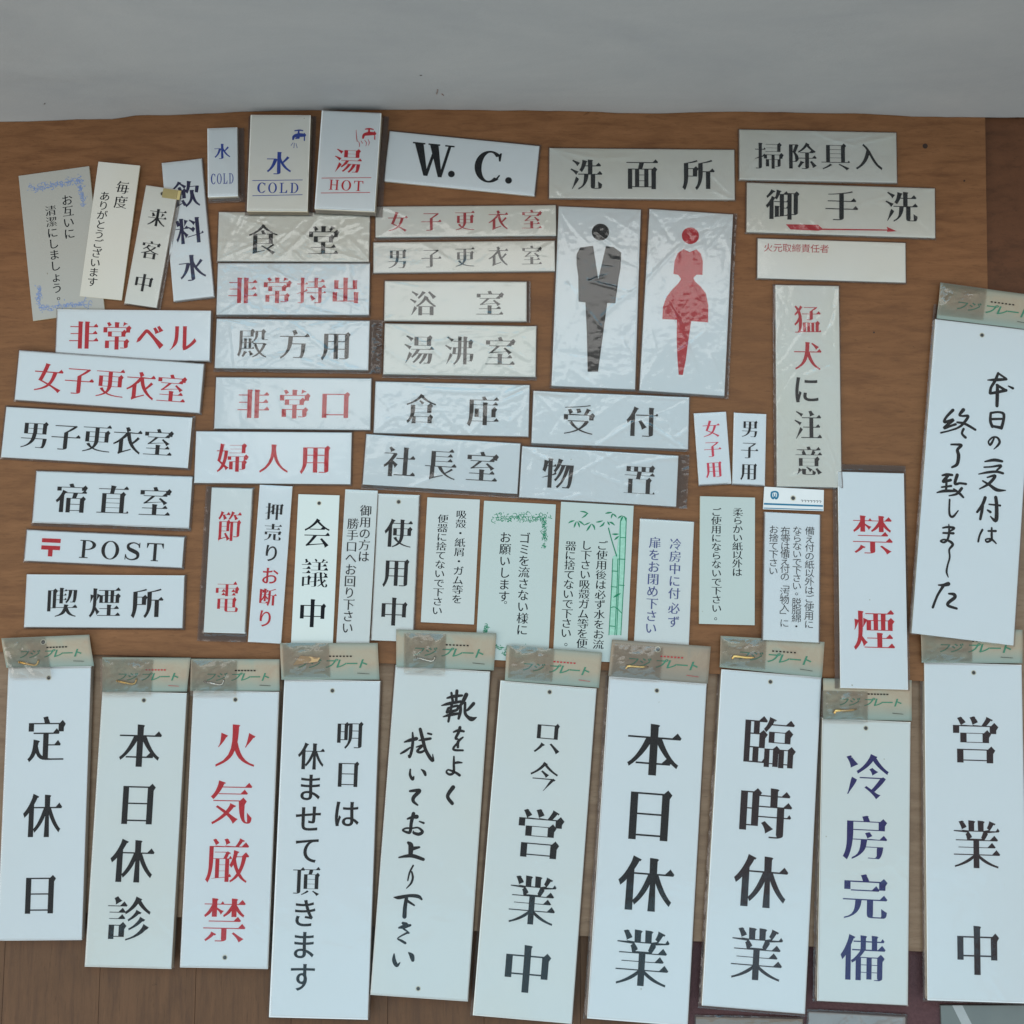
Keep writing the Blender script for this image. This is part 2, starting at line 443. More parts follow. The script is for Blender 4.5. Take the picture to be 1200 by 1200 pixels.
# ------------------------------------------------------------ plastic film
def film(name, w, h, m, top, base, wr, parent, material, seed, res=1.6, fold=True, pillow=.25):
    """a loose clear bag over a plate: l, r, t, b margins in mm; creases are real ridges"""
    l, r, t, b = m; rnd = random.Random(seed)
    x0, x1, y0, y1 = -w/2-l, w/2+r, -h/2-b, h/2+t
    if wr > .6: res = 1.15
    nx = max(6, int((x1-x0)/res)); ny = max(6, int((y1-y0)/res))
    ridges = []
    cnt = int(wr*(6+(w+h)/18))
    for _ in range(cnt):
        if rnd.random() < .45:      # crease fanning out of an edge or corner
            if w > h: ox = rnd.choice((x0, x1, rnd.uniform(x0, x1))); oy = rnd.choice((y0, y1))
            else: ox = rnd.choice((x0, x1)); oy = rnd.choice((y0, y1, rnd.uniform(y0, y1)))
            a = math.atan2(-oy+rnd.gauss(0, h*.3), -ox*.6+rnd.gauss(0, w*.3))
        else:
            ox, oy = rnd.uniform(x0, x1), rnd.uniform(y0, y1)
            a = rnd.gauss(-.9 if rnd.random() < .6 else .5, .5)
        ln = rnd.uniform(12, 52)*(.7+.2*wr); wd = rnd.uniform(.6, 1.9); am = rnd.uniform(.10, .44)*rnd.choice((1, 1, -.6))*(.45+.22*wr)
        ridges.append((ox, oy, math.cos(a), math.sin(a), ln, wd, am, rnd.uniform(-.012, .012)))
    vs = []
    for j in range(ny+1):
        y = y0+(y1-y0)*j/ny
        for i in range(nx+1):
            x = x0+(x1-x0)*i/nx
            z = 0
            for ox, oy, c, s, ln, wd, am, cv in ridges:
                dx, dy = x-ox, y-oy
                u = dx*c+dy*s
                if u < -2 or u > ln+3: continue
                v = -dx*s+dy*c-cv*u*u*.35
                if abs(v) > wd*3: continue
                tp = min(1, max(0, (u+2)/4))*min(1, max(0, (ln+3-u)/6))
                z += am*math.exp(-(v/wd)**2)*tp
            z += .10*(.3+wr*.5)*noise.noise(Vector((x*.06, y*.06, seed)))+(.05*wr)*noise.noise(Vector((x*.22, y*.3, seed+9)))
            ox_ = max(abs(x)-w/2 if (x > 0 or True) else 0, 0); oy_ = max(abs(y)-h/2, 0)
            d = max(ox_, oy_)
            ed = min(x-x0, x1-x, y-y0, y1-y)
            zt = top+.28+max(z, -.22)+pillow*min(1, ed/8)*(.2+.1*wr)
            if d > 0:
                k = min(1, d/1.2); zb = base+.25+abs(z)*.9+(.5 if ed < .5 else .18)*(.4+.3*wr)+.5*abs(noise.noise(Vector((x*.15, y*.15, seed+3))))
                if d > 3: zb += 1.1*abs(noise.noise(Vector((x*.16, y*.28, seed+5))))*min(1, (d-3)/3)*min(3, wr+.5)/1.6
                zt = zt*(1-k)+min(zb, top+.5 if d < 3 else 99)*k
            vs.append((x, y, zt))
    fs = [(j*(nx+1)+i, j*(nx+1)+i+1, (j+1)*(nx+1)+i+1, (j+1)*(nx+1)+i) for j in range(ny) for i in range(nx)]
    fm = []
    for f in fs:
        x = (vs[f[0]][0]+vs[f[2]][0])/2; y = (vs[f[0]][1]+vs[f[2]][1])/2
        fm.append(1 if abs(x) > w/2+.1 or abs(y) > h/2+.1 else 0)
    return from_py(name, vs, fs, [material, FILM_SEAM_SHADED], parent, True, fm)

# ------------------------------------------------------------ data measured for every sign (mm, plate coordinates)
SIGNS=[
{'k': 'otagai', 'c': (-377.5, 226.3), 'a': 8.24, 'w': 59.8, 'h': 126.5, 't': [('お互いに', 8.6, 36.3, 7.6, 7.0, 9.7, 10.0, 'k'), ('清潔にしましょう', -6.0, 29.0, -7.3, -38.2, 9.6, 9.6, 'k'), ('。', -4.4, -44.9, -4.4, -44.9, 8.5, 8.7, 'k')], 'scroll': 'b'},
{'k': 'maido', 'c': (-336.7, 236.6), 'a': -5.68, 'w': 35.4, 'h': 116.6, 't': [('毎度', 5.6, 37.9, 5.7, 25.2, 11.5, 11.9, 'k'), ('ありがとうございます', -8.2, 29.0, -8.7, -45.1, 9.3, 8.7, 'k')]},
{'k': 'raikyaku', 'c': (-301.4, 223.0), 'a': -8.49, 'w': 27.7, 'h': 102.4, 't': [('来客中', 0.4, 24.8, -1.1, -31.8, 16.0, 16.9, 'k')], 'holes': [(1.0, 45.9)]},
{'k': 'inryosui', 'c': (-271.8, 237.8), 'a': 6.7, 'w': 34.1, 'h': 120.8, 't': [('飲料水', 1.3, 30.9, 0.9, -33.3, 23.6, 25.1, 'm')]},
{'k': 'mizu_s', 'c': (-243.6, 295.4), 'a': 2.11, 'w': 25.3, 'h': 60.4, 't': [('水', -0.2, 9.5, -0.2, 9.5, 14.4, 15.0, 'b'), ('COLD', -0.4, -14.4, -0.4, -14.4, 20.1, 8.9, 'b')]},
{'k': 'mizu', 'c': (-195.2, 292.8), 'a': -0.39, 'w': 50.6, 'h': 84.9, 't': [('水', 0.1, -0.3, 0.1, -0.3, 22.2, 22.3, 'b'), ('COLD', 0.0, -22.0, 0.0, -22.0, 36.4, 8.9, 'b')], 'lines': [[(-21.4, -15.7), (20.1, -14.9)], [(-20.9, -29.0), (20.5, -27.8)]], 'brush2': [[(12.4, 28.5, 0.96), (16.2, 29.0, 1.34), (19.1, 28.6, 0.96)], [(15.7, 28.8, 1.34), (15.6, 25.3, 1.91)], [(20.6, 24.6, 2.87), (15.8, 24.6, 3.44), (12.0, 23.6, 2.48), (11.2, 21.0, 1.72)], [(20.6, 26.3, 0.76), (20.7, 20.0, 1.15)], [(15.9, 22.3, 1.91), (13.5, 21.8, 1.34)], [(11.3, 17.8, 0.38), (9.6, 15.3, 0.48)], [(12.4, 17.6, 0.38), (12.1, 13.3, 0.48)], [(13.7, 17.3, 0.38), (14.9, 13.3, 0.48)]]},
{'k': 'yu', 'c': (-137.0, 293.8), 'a': -2.73, 'w': 50.1, 'h': 86.7, 't': [('湯', -0.3, -0.2, -0.3, -0.2, 23.5, 23.0, 'r'), ('HOT', 0.0, -21.8, 0.0, -21.8, 30.6, 8.8, 'r')], 'lines': [[(-20.8, -16.4), (20.2, -14.0)], [(-20.5, -29.4), (20.0, -27.0)]], 'brush2': [[(12.6, 28.4, 0.95), (15.9, 28.9, 1.34), (19.3, 28.5, 0.95)], [(15.8, 28.5, 1.34), (15.9, 25.5, 1.91)], [(20.8, 24.8, 2.67), (15.7, 24.5, 3.24), (12.0, 23.3, 2.48), (11.2, 20.5, 1.72)], [(20.6, 26.7, 0.76), (21.1, 19.8, 0.95)], [(5.0, 27.2, 0.38), (5.7, 21.1, 0.67), (6.6, 17.1, 0.57)], [(7.6, 17.2, 0.38), (8.6, 15.2, 0.57), (8.5, 12.4, 0.38)], [(9.9, 17.8, 0.48), (11.0, 15.8, 0.57)], [(12.7, 18.4, 0.38), (14.3, 16.5, 0.57), (14.0, 13.5, 0.38)], [(15.5, 19.5, 0.38), (16.7, 16.6, 0.57), (16.1, 14.1, 0.38)]]},
{'k': 'shokudo', 'c': (-182.9, 231.3), 'a': -0.31, 'w': 126.8, 'h': 42.6, 't': [('食堂', -25.6, -2.1, 24.9, -3.0, 26.4, 28.0, 'd')]},
{'k': 'mochidashi', 'c': (-182.3, 186.5), 'a': -0.1, 'w': 127.0, 'h': 44.4, 't': [('非常持出', -42.2, -1.3, 43.6, -1.2, 24.9, 24.8, 'r')]},
{'k': 'tonogata', 'c': (-182.1, 139.5), 'a': -0.82, 'w': 127.1, 'h': 41.9, 't': [('殿方用', -32.9, 0.3, 36.1, -0.5, 26.2, 26.7, 'd')]},
{'k': 'hijoguchi', 'c': (-180.5, 89.7), 'a': -0.55, 'w': 128.3, 'h': 43.1, 't': [('非常口', -32.8, -0.7, 34.9, -0.7, 26.7, 27.1, 'r')]},
{'k': 'fujin', 'c': (-195.8, 44.6), 'a': -0.51, 'w': 127.9, 'h': 42.9, 't': [('婦人用', -33.5, -0.5, 34.5, -0.9, 26.6, 26.1, 'r')]},
{'k': 'wc', 'c': (-42.3, 295.3), 'a': -5.93, 'w': 127.7, 'h': 44.1, 't': [('W', -25.6, 0.1, -25.6, 0.1, 33.1, 29.2, 'k'), ('C', 22.8, -0.4, 22.8, -0.4, 23.8, 26.9, 'k'), ('.', -7.8, -10.1, -7.8, -10.1, 6.1, 6.3, 'k'), ('.', 40.7, -10.7, 40.7, -10.7, 6.1, 6.3, 'k')]},
{'k': 'senmen', 'c': (109.5, 286.2), 'a': -0.58, 'w': 156.3, 'h': 43.9, 't': [('洗面所', -47.4, -1.0, 47.4, -0.0, 27.7, 29.1, 'k')]},
{'k': 'joshi_s', 'c': (-38.8, 245.1), 'a': 0.53, 'w': 151.5, 'h': 26.7, 't': [('女子更衣室', -57.1, -0.1, 55.3, 0.8, 17.2, 18.5, 'q')]},
{'k': 'danshi_s', 'c': (-40.0, 214.3), 'a': 0.58, 'w': 151.9, 'h': 26.5, 't': [('男子更衣室', -55.6, -1.2, 56.5, 0.5, 17.1, 18.4, 'e')]},
{'k': 'yoku', 'c': (-46.9, 176.1), 'a': -0.33, 'w': 118.6, 'h': 34.3, 't': [('浴室', -27.3, -2.0, 28.3, -1.7, 23.4, 23.3, 'e')]},
{'k': 'yuwakashi', 'c': (-43.1, 134.6), 'a': -1.08, 'w': 126.0, 'h': 42.9, 't': [('湯沸室', -34.4, -0.3, 33.1, -0.7, 25.4, 26.7, 'e')]},
{'k': 'soko', 'c': (-49.6, 85.1), 'a': -1.42, 'w': 127.3, 'h': 43.2, 't': [('倉庫', -25.1, -0.6, 25.5, -1.2, 26.7, 27.1, 'd')]},
{'k': 'shacho', 'c': (-57.6, 39.4), 'a': -3.55, 'w': 126.9, 'h': 41.9, 't': [('社長室', -34.7, -0.7, 33.0, -0.6, 26.6, 27.5, 'k')]},
{'k': 'uketsuke', 'c': (81.0, 75.7), 'a': -2.32, 'w': 128.7, 'h': 43.8, 't': [('受付', -26.2, -0.6, 25.7, -0.4, 26.7, 27.7, 'k')]},
{'k': 'monooki', 'c': (71.1, 29.1), 'a': -3.5, 'w': 128.5, 'h': 42.1, 't': [('物置', -33.6, 0.2, 33.2, -1.0, 26.5, 27.4, 'k')]},
{'k': 'man', 'c': (70.4, 179.6), 'a': -2.5, 'w': 69.0, 'h': 153.9, 't': [], 'fig': [[(-4.4, 43.9), (0.9, 15.5), (6.3, 44.1), (12.7, 43.5), (19.3, 39.1), (19.2, 25.8), (17.9, 17.0), (15.8, -4.7), (9.1, -4.7), (6.7, -30.1), (3.5, -63.2), (-5.1, -63.6), (-7.0, -30.7), (-9.1, -5.0), (-14.8, -4.6), (-15.9, 17.0), (-17.7, 27.2), (-18.0, 36.0), (-15.1, 42.0)]], 'head': (1.3, 56.0, 7.3)},
{'k': 'woman', 'c': (145.4, 175.7), 'a': -3.89, 'w': 70.2, 'h': 155.5, 't': [], 'fig': [[(-4.9, 44.9), (0.2, 42.6), (5.8, 45.3), (9.5, 42.2), (11.7, 35.7), (12.0, 23.7), (6.9, 23.6), (4.5, 20.5), (6.1, 17.7), (11.0, 13.6), (15.5, 8.1), (18.1, -2.0), (18.6, -16.5), (4.6, -16.3), (3.0, -33.6), (1.8, -49.6), (-0.1, -62.4), (-3.5, -62.3), (-5.3, -48.6), (-6.7, -31.3), (-7.3, -16.0), (-19.5, -16.2), (-19.5, -6.0), (-17.0, 2.9), (-12.4, 9.8), (-7.6, 15.3), (-5.7, 19.1), (-8.0, 22.3), (-12.3, 23.0), (-11.9, 34.1), (-9.7, 40.9)]], 'head': (0.2, 56.8, 7.2)},
{'k': 'soji', 'c': (258.4, 301.8), 'a': -1.24, 'w': 132.9, 'h': 44.3, 't': [('掃除具入', -41.4, -0.7, 42.7, 0.4, 24.5, 25.5, 'k')]},
{'k': 'otearai', 'c': (276.2, 254.6), 'a': -1.87, 'w': 158.3, 'h': 43.2, 't': [('御手洗', -49.3, 2.9, 50.4, 4.5, 28.0, 28.9, 'k')], 'fig': [[(-46.1, -13.8), (-19.2, -13.4), (-15.4, -16.5), (39.3, -15.6), (38.4, -13.2), (46.8, -16.8), (38.8, -17.7), (38.8, -16.6), (-15.4, -17.8), (-19.1, -18.6), (-42.1, -18.2)]]},
{'k': 'himoto', 'c': (267.1, 211.1), 'a': -1.8, 'w': 123.9, 'h': 34.3, 't': [('火元取締責任者', -52.9, 9.5, -6.0, 9.9, 7.9, 7.7, 'q')]},
{'k': 'mouken', 'c': (244.3, 105.0), 'a': -1.05, 'w': 53.2, 'h': 169.3, 't': [('猛犬', -0.2, 55.6, -0.1, 24.7, 23.4, 26.0, 'r'), ('に注意', -1.3, -3.6, -0.2, -63.3, 23.2, 26.3, 'k')]},
{'k': 'bell', 'c': (-313.8, 146.9), 'a': -0.56, 'w': 127.7, 'h': 42.4, 't': [('非常ベル', -41.2, -0.3, 40.9, -1.8, 24.7, 26.0, 'r')]},
{'k': 'joshi', 'c': (-331.9, 107.6), 'a': -4.18, 'w': 153.5, 'h': 41.4, 't': [('女子更衣室', -50.6, -0.2, 51.5, -2.1, 24.6, 25.7, 'r')]},
{'k': 'danshi', 'c': (-341.0, 61.4), 'a': -3.37, 'w': 153.7, 'h': 42.1, 't': [('男子更衣室', -50.8, -0.8, 50.7, -1.5, 24.5, 24.8, 'k')]},
{'k': 'shukuchoku', 'c': (-326.1, 10.0), 'a': -2.12, 'w': 128.0, 'h': 42.5, 't': [('宿直室', -33.8, -0.2, 34.7, -0.6, 26.5, 26.6, 'k')]},
{'k': 'post', 'c': (-331.3, -30.3), 'a': -2.59, 'w': 128.6, 'h': 25.4, 't': [('POST', 14.1, -0.8, 14.1, -0.8, 72.8, 14.6, 'k')], 'postmark': (-43.5, -0.8, 15.3, 14.6)},
{'k': 'kitsuen', 'c': (-329.1, -72.7), 'a': -0.39, 'w': 127.8, 'h': 42.5, 't': [('喫煙所', -34.3, -1.0, 34.4, -1.0, 26.2, 26.1, 'k')]},
{'k': 'setsuden', 'c': (-230.2, -39.2), 'a': -1.56, 'w': 33.7, 'h': 117.9, 't': [('節電', -0.9, 27.2, 0.2, -30.3, 20.1, 27.0, 'r')]},
{'k': 'oshiuri', 'c': (-196.1, -42.2), 'a': -2.92, 'w': 26.7, 'h': 127.6, 't': [('押売り', -0.0, 42.4, 0.2, 8.6, 14.6, 15.3, 'k'), ('お断り', 0.4, -9.9, -0.8, -44.3, 14.5, 15.1, 'r')]},
{'k': 'kaigi', 'c': (-159.4, -46.7), 'a': -1.64, 'w': 33.7, 'h': 121.5, 't': [('会議中', -0.2, 29.5, -0.8, -35.7, 22.8, 25.5, 'k')], 'holes': [(0.5, 53.8)]},
{'k': 'goyo', 'c': (-125.6, -44.8), 'a': -2.42, 'w': 26.5, 'h': 125.4, 't': [('御用の方は', 4.5, 46.0, 4.8, 8.6, 9.7, 9.7, 'k'), ('勝手口へ', -5.4, 34.9, -5.5, 7.0, 9.7, 9.7, 'k'), ('お回り下さい', -5.1, -2.4, -5.0, -49.4, 9.7, 10.0, 'k')]},
{'k': 'shiyo', 'c': (-94.5, -45.1), 'a': -2.04, 'w': 34.0, 'h': 118.8, 't': [('使用中', 0.9, 27.6, 0.3, -36.0, 22.8, 25.5, 'k')], 'holes': [(0.1, 53.3)]},
{'k': 'suigara', 'c': (-49.9, -39.7), 'a': -2.53, 'w': 43.0, 'h': 101.5, 't': [('吸殻・紙屑・ガム等を', 7.0, 37.9, 6.7, -30.9, 9.0, 7.9, 'k'), ('便器に捨てないで下さい', -7.8, 33.7, -8.8, -40.9, 9.0, 7.7, 'k')]},
{'k': 'gomi', 'c': (3.1, -56.4), 'a': -3.07, 'w': 58.8, 'h': 128.2, 't': [('ゴミを流さない様に', 5.4, 35.4, 7.1, -38.8, 9.7, 9.6, 'k'), ('お願いします', -10.3, 35.0, -9.0, -12.7, 9.7, 9.7, 'k'), ('。', -5.1, -15.5, -5.1, -15.5, 7.6, 7.6, 'k')], 'scroll': 'g'},
{'k': 'shiyogo', 'c': (66.1, -56.9), 'a': -3.26, 'w': 59.4, 'h': 127.3, 't': [('ご使用後は必ず水をお流', 5.6, 29.9, 6.1, -50.0, 9.3, 8.3, 'k'), ('し下さい吸殻ガム等を便', -7.3, 29.2, -7.0, -50.1, 9.3, 8.6, 'k'), ('器に捨てないで下さい', -20.0, 28.1, -20.2, -42.4, 9.3, 8.6, 'k'), ('。', -17.3, -49.3, -17.3, -49.3, 8.2, 8.2, 'k')], 'bamboo': [[(-13.6, 56.6, 0.42), (-10.1, 56.3, 1.25), (-7.2, 55.0, 0.52)], [(-7.5, 55.5, 0.52), (-9.5, 53.3, 1.25), (-12.0, 51.3, 0.31)], [(-22.7, 46.5, 0.42), (-20.7, 47.9, 1.36), (-18.1, 48.7, 0.42)], [(-16.5, 47.9, 0.52), (-17.4, 45.5, 1.36), (-18.1, 43.1, 0.42)], [(-15.5, 48.0, 0.42), (-14.3, 45.9, 1.36), (-13.7, 43.6, 0.42)], [(-14.5, 48.6, 0.42), (-12.6, 47.6, 1.36), (-9.6, 45.4, 0.42)], [(-9.6, 45.7, 0.42), (-7.6, 46.7, 1.04), (-5.5, 47.8, 0.42)], [(-4.4, 46.5, 0.52), (-6.1, 43.5, 1.46), (-7.8, 40.8, 0.31)], [(-3.9, 46.8, 0.42), (-2.0, 45.1, 1.36), (-1.1, 42.2, 0.42)], [(-0.4, 48.5, 0.31), (2.2, 49.0, 1.25), (4.8, 49.9, 0.52)], [(6.4, 48.7, 0.52), (5.0, 46.5, 1.46), (2.7, 44.8, 0.31)], [(9.0, 49.4, 0.52), (9.8, 48.1, 1.36), (10.7, 46.8, 0.42)], [(10.6, 49.2, 0.52), (12.7, 48.5, 1.46), (14.9, 46.8, 0.31)], [(6.9, 56.1, 0.31), (9.2, 56.7, 1.36), (12.0, 57.2, 0.52)], [(12.6, 56.1, 0.52), (12.2, 54.5, 1.25), (11.7, 52.4, 0.31)], [(12.9, 56.1, 0.52), (14.7, 54.9, 1.25), (16.1, 53.4, 0.31)], [(17.2, 52.5, 0.31), (18.7, 53.9, 1.25), (20.7, 55.0, 0.42)], [(21.3, 54.5, 0.63), (20.3, 52.4, 1.36), (19.4, 49.7, 0.42)], [(21.8, 54.6, 0.52), (23.2, 53.3, 1.15), (24.1, 50.0, 0.31)], [(13.1, 39.5, 0.42), (15.7, 39.5, 1.46), (18.1, 39.8, 0.63)], [(18.4, 37.9, 0.62), (16.9, 36.5, 1.46), (15.2, 34.8, 0.31)], [(10.0, 44.2, 0.94), (12.8, 35.2, 0.83), (17.6, 21.9, 0.94)], [(16.7, -11.7, 0.41), (19.4, -9.8, 1.66), (22.1, -8.3, 0.41)], [(19.4, 49.5, 0.63), (20.1, 19.6, 0.62), (20.6, -41.7, 0.62)], [(24.1, 53.3, 0.63), (24.4, 16.4, 0.62), (24.0, -41.5, 0.62)], [(14.6, 19.3, 0.62), (14.7, -4.9, 0.62), (14.4, -42.0, 0.62)], [(18.7, 19.5, 0.62), (19.2, -4.7, 0.62), (19.2, -41.8, 0.62)], [(20.0, 37.0, 0.62), (24.2, 37.2, 0.62)], [(19.4, 19.6, 0.62), (24.6, 19.5, 0.62)], [(14.4, 9.6, 0.62), (18.9, 9.5, 0.62)], [(20.1, -1.5, 0.62), (24.9, -1.6, 0.62)], [(14.3, -3.2, 0.62), (19.1, -3.3, 0.62)], [(14.7, -20.1, 0.62), (18.5, -19.5, 0.62), (23.9, -24.0, 0.62)], [(14.7, -34.8, 0.62), (18.9, -34.9, 0.62)]], 'bamboofill': [(19.2, 53.7), (24.1, 54.0), (24.0, -41.5), (14.4, -42.0), (14.5, 21.4), (17.5, 22.9)]},
{'k': 'reibochu', 'c': (123.1, -60.8), 'a': -3.48, 'w': 44.1, 'h': 107.9, 't': [('冷房中に付', 7.8, 35.0, 8.4, -5.0, 10.0, 10.0, 'u'), ('必ず', 8.8, -17.0, 9.0, -27.8, 10.0, 9.9, 'u'), ('扉をお閉め下さい', -9.1, 35.2, -9.1, -34.0, 10.0, 10.0, 'u')]},
{'k': 'yawarakai', 'c': (174.5, -39.6), 'a': -1.51, 'w': 44.8, 'h': 103.5, 't': [('柔らかい紙以外は', 8.4, 39.6, 8.0, -9.4, 8.7, 7.5, 'k'), ('ご使用にならないで下さい', -9.2, 39.1, -8.5, -38.9, 8.7, 7.5, 'k'), ('。', -6.8, -45.2, -6.8, -45.2, 7.6, 7.5, 'k')]},
{'k': 'sonae', 'c': (226.1, -53.0), 'a': -2.86, 'w': 45.5, 'h': 103.5, 't': [('備え付の紙以外はご使用に', 14.3, 38.2, 14.4, -37.6, 8.1, 7.3, 'k'), ('ならないで下さい。脱脂綿・', 4.1, 38.1, 4.3, -39.6, 8.1, 7.3, 'k'), ('布等は備え付の「汚物入」に', -5.6, 37.2, -5.4, -37.5, 8.1, 7.3, 'k'), ('お捨て下さい', -15.0, 37.9, -14.9, 4.1, 8.2, 7.3, 'k')], 'card2': [(-23.5, 72.5), (25.2, 72.2), (25.0, 54.8), (-24.3, 53.9)]},
{'k': 'kinen', 'c': (291.2, -55.0), 'a': -1.54, 'w': 54.0, 'h': 174.6, 't': [('禁', 0.4, 36.1, 0.4, 36.1, 34.6, 34.7, 'r'), ('煙', 0.1, -40.7, 0.1, -40.7, 34.3, 34.7, 'r')]},
{'k': 'joshiyo', 'c': (164.5, 52.3), 'a': 3.03, 'w': 26.6, 'h': 59.7, 't': [('女子用', 0.1, 16.3, -0.2, -17.3, 14.4, 14.9, 'p')]},
{'k': 'danshiyo', 'c': (194.7, 51.7), 'a': -2.64, 'w': 26.6, 'h': 59.4, 't': [('男子用', 0.2, 16.9, -0.1, -18.5, 14.4, 15.6, 'k')]},
{'k': 'shuryo', 'c': (376.0, 26.3), 'a': -6.93, 'w': 81.7, 'h': 260.6, 't': [], 'holes': [(-1.4, 121.2)], 'card': [(-39.3, 161.6), (46.4, 159.7), (44.2, 130.2), (-40.2, 130.5)], 'pouch': (0.0, 0.45, 0, 0.9), 'hook': None, 'brush': [[(5.8, 83.8, 0.9), (12.5, 84.8, 2.45), (21.1, 86.3, 1.8)], [(14.0, 90.6, 1.93), (11.9, 84.0, 2.25), (8.9, 77.7, 2.06), (8.6, 73.1, 2.44)], [(14.0, 90.6, 1.61), (20.8, 86.8, 1.61)], [(8.6, 72.8, 1.93), (13.9, 74.4, 2.25), (21.5, 77.0, 2.25)], [(13.5, 80.6, 1.93), (20.5, 77.2, 2.06)], [(14.1, 80.4, 2.25), (14.5, 71.8, 2.7), (14.8, 63.0, 2.44)], [(23.1, 80.8, 1.03), (26.8, 79.4, 2.06)], [(10.1, 56.2, 1.92), (10.3, 49.7, 2.18), (12.2, 45.3, 2.31)], [(10.1, 56.5, 1.8), (16.4, 58.0, 1.67), (20.7, 56.8, 2.18), (20.8, 51.0, 2.18), (19.6, 44.9, 2.43)], [(10.8, 51.4, 1.92), (19.4, 52.7, 1.67)], [(12.2, 45.7, 1.92), (19.3, 45.2, 2.43)], [(14.2, 35.8, 1.28), (12.6, 31.7, 1.79), (11.2, 29.9, 1.66), (9.9, 32.6, 1.28), (12.9, 36.3, 1.41), (16.7, 36.7, 1.54), (18.9, 33.7, 1.92), (17.8, 30.4, 1.66), (14.6, 26.7, 0.64)], [(-20.9, 55.1, 2.44), (-25.9, 48.6, 1.92), (-27.2, 44.5, 2.18), (-23.7, 45.5, 2.24), (-20.0, 47.0, 2.24), (-24.7, 42.1, 2.18), (-26.8, 39.3, 2.18), (-21.5, 41.9, 1.79), (-17.8, 43.6, 1.92)], [(-29.3, 35.1, 1.41), (-23.1, 37.4, 1.28), (-16.9, 40.2, 1.54)], [(-12.4, 56.4, 2.89), (-15.2, 51.8, 1.92), (-12.6, 51.2, 1.6), (-8.1, 51.4, 2.18), (-12.7, 43.6, 1.92), (-18.1, 39.4, 1.28)], [(-16.6, 45.4, 1.6), (-10.2, 44.9, 2.05), (-1.5, 41.0, 1.79)], [(-11.1, 40.5, 1.92), (-12.1, 36.5, 1.79), (-9.0, 33.6, 2.05)], [(-20.3, 26.4, 1.41), (-15.8, 26.9, 1.79), (-12.0, 26.7, 2.24), (-14.9, 22.5, 2.24), (-13.6, 18.0, 2.68), (-14.3, 10.8, 2.42), (-18.2, 7.7, 1.66)], [(-25.6, 0.0, 1.4), (-22.1, 1.1, 2.23), (-17.7, 1.3, 1.91)], [(-21.1, 0.2, 2.23), (-24.8, -5.1, 1.91), (-18.6, -3.0, 2.17)], [(-22.0, -1.2, 1.66), (-21.7, -12.1, 1.78)], [(-25.4, -9.7, 1.4), (-17.9, -7.8, 1.78)], [(-28.9, -14.6, 1.02), (-23.0, -12.6, 2.29), (-13.5, -11.4, 1.78)], [(-13.6, 1.8, 2.55), (-14.9, -5.5, 2.17), (-10.8, -4.7, 1.78), (-6.0, -4.7, 1.78)], [(-9.2, -8.7, 2.16), (-12.7, -13.6, 1.91), (-18.9, -16.0, 1.02)], [(-15.5, -10.1, 1.4), (-10.8, -13.0, 2.04), (-7.4, -15.9, 1.53)], [(-18.3, -19.1, 1.4), (-18.0, -27.8, 1.52), (-17.0, -32.1, 1.78), (-14.4, -32.5, 1.78), (-10.7, -27.2, 0.89)], [(8.1, 15.6, 1.15), (15.6, 17.8, 2.43), (22.0, 17.5, 1.91)], [(7.8, 10.9, 1.28), (13.5, 11.9, 1.4), (21.3, 13.8, 2.04), (18.1, 9.5, 1.28)], [(3.8, 4.7, 0.89), (11.3, 7.1, 1.91), (18.2, 8.4, 1.91), (23.3, 7.7, 1.91)], [(10.9, 2.8, 1.15), (17.2, 4.9, 2.17), (12.6, -2.1, 2.17), (5.3, -7.4, 1.02)], [(7.4, -0.5, 1.27), (13.3, -3.3, 2.04), (19.3, -6.5, 2.67), (26.3, -6.1, 0.89)], [(10.3, -14.0, 2.42), (8.5, -20.0, 2.29), (4.6, -26.6, 1.78)], [(8.6, -20.7, 2.29), (8.3, -25.9, 2.29), (7.5, -32.1, 1.9)], [(13.8, -19.1, 1.14), (22.8, -19.0, 1.65)], [(18.8, -12.7, 2.54), (20.0, -19.9, 2.67), (20.2, -31.5, 2.86), (15.5, -28.8, 0.89)], [(12.9, -24.0, 1.4), (15.3, -25.3, 2.03)], [(9.8, -40.5, 1.65), (7.9, -45.3, 1.52), (7.1, -50.5, 1.52)], [(14.6, -40.9, 1.39), (20.6, -40.2, 1.78)], [(17.2, -38.0, 1.27), (17.5, -43.4, 1.77), (17.6, -47.6, 1.65), (14.3, -49.9, 1.65), (12.9, -48.2, 1.14), (15.4, -47.2, 1.39), (18.6, -47.8, 1.65), (21.6, -50.3, 1.01)], [(-22.1, -42.8, 1.27), (-18.1, -41.7, 1.78), (-13.0, -41.9, 1.9), (-16.5, -45.0, 1.27)], [(-21.5, -46.9, 1.52), (-13.3, -46.2, 1.9)], [(-17.5, -39.4, 0.89), (-16.8, -45.7, 1.77), (-17.6, -51.6, 1.65), (-20.2, -54.4, 1.65), (-23.1, -53.8, 1.39), (-20.4, -52.2, 1.39), (-15.9, -53.0, 1.9), (-13.2, -55.5, 2.03), (-15.7, -59.9, 1.52), (-14.9, -65.9, 1.39), (-16.2, -73.1, 1.39), (-16.5, -78.2, 1.52), (-14.9, -82.1, 0.76)], [(-22.2, -89.4, 1.14), (-18.1, -88.9, 2.27), (-14.5, -87.5, 3.15)], [(-18.4, -89.8, 2.14), (-22.5, -97.9, 1.76), (-25.5, -107.8, 1.89)], [(-13.5, -95.3, 1.39), (-9.4, -95.4, 2.39), (-8.6, -97.8, 2.52), (-13.3, -102.5, 2.39), (-13.1, -105.0, 2.14), (-6.4, -106.4, 1.76)]]},
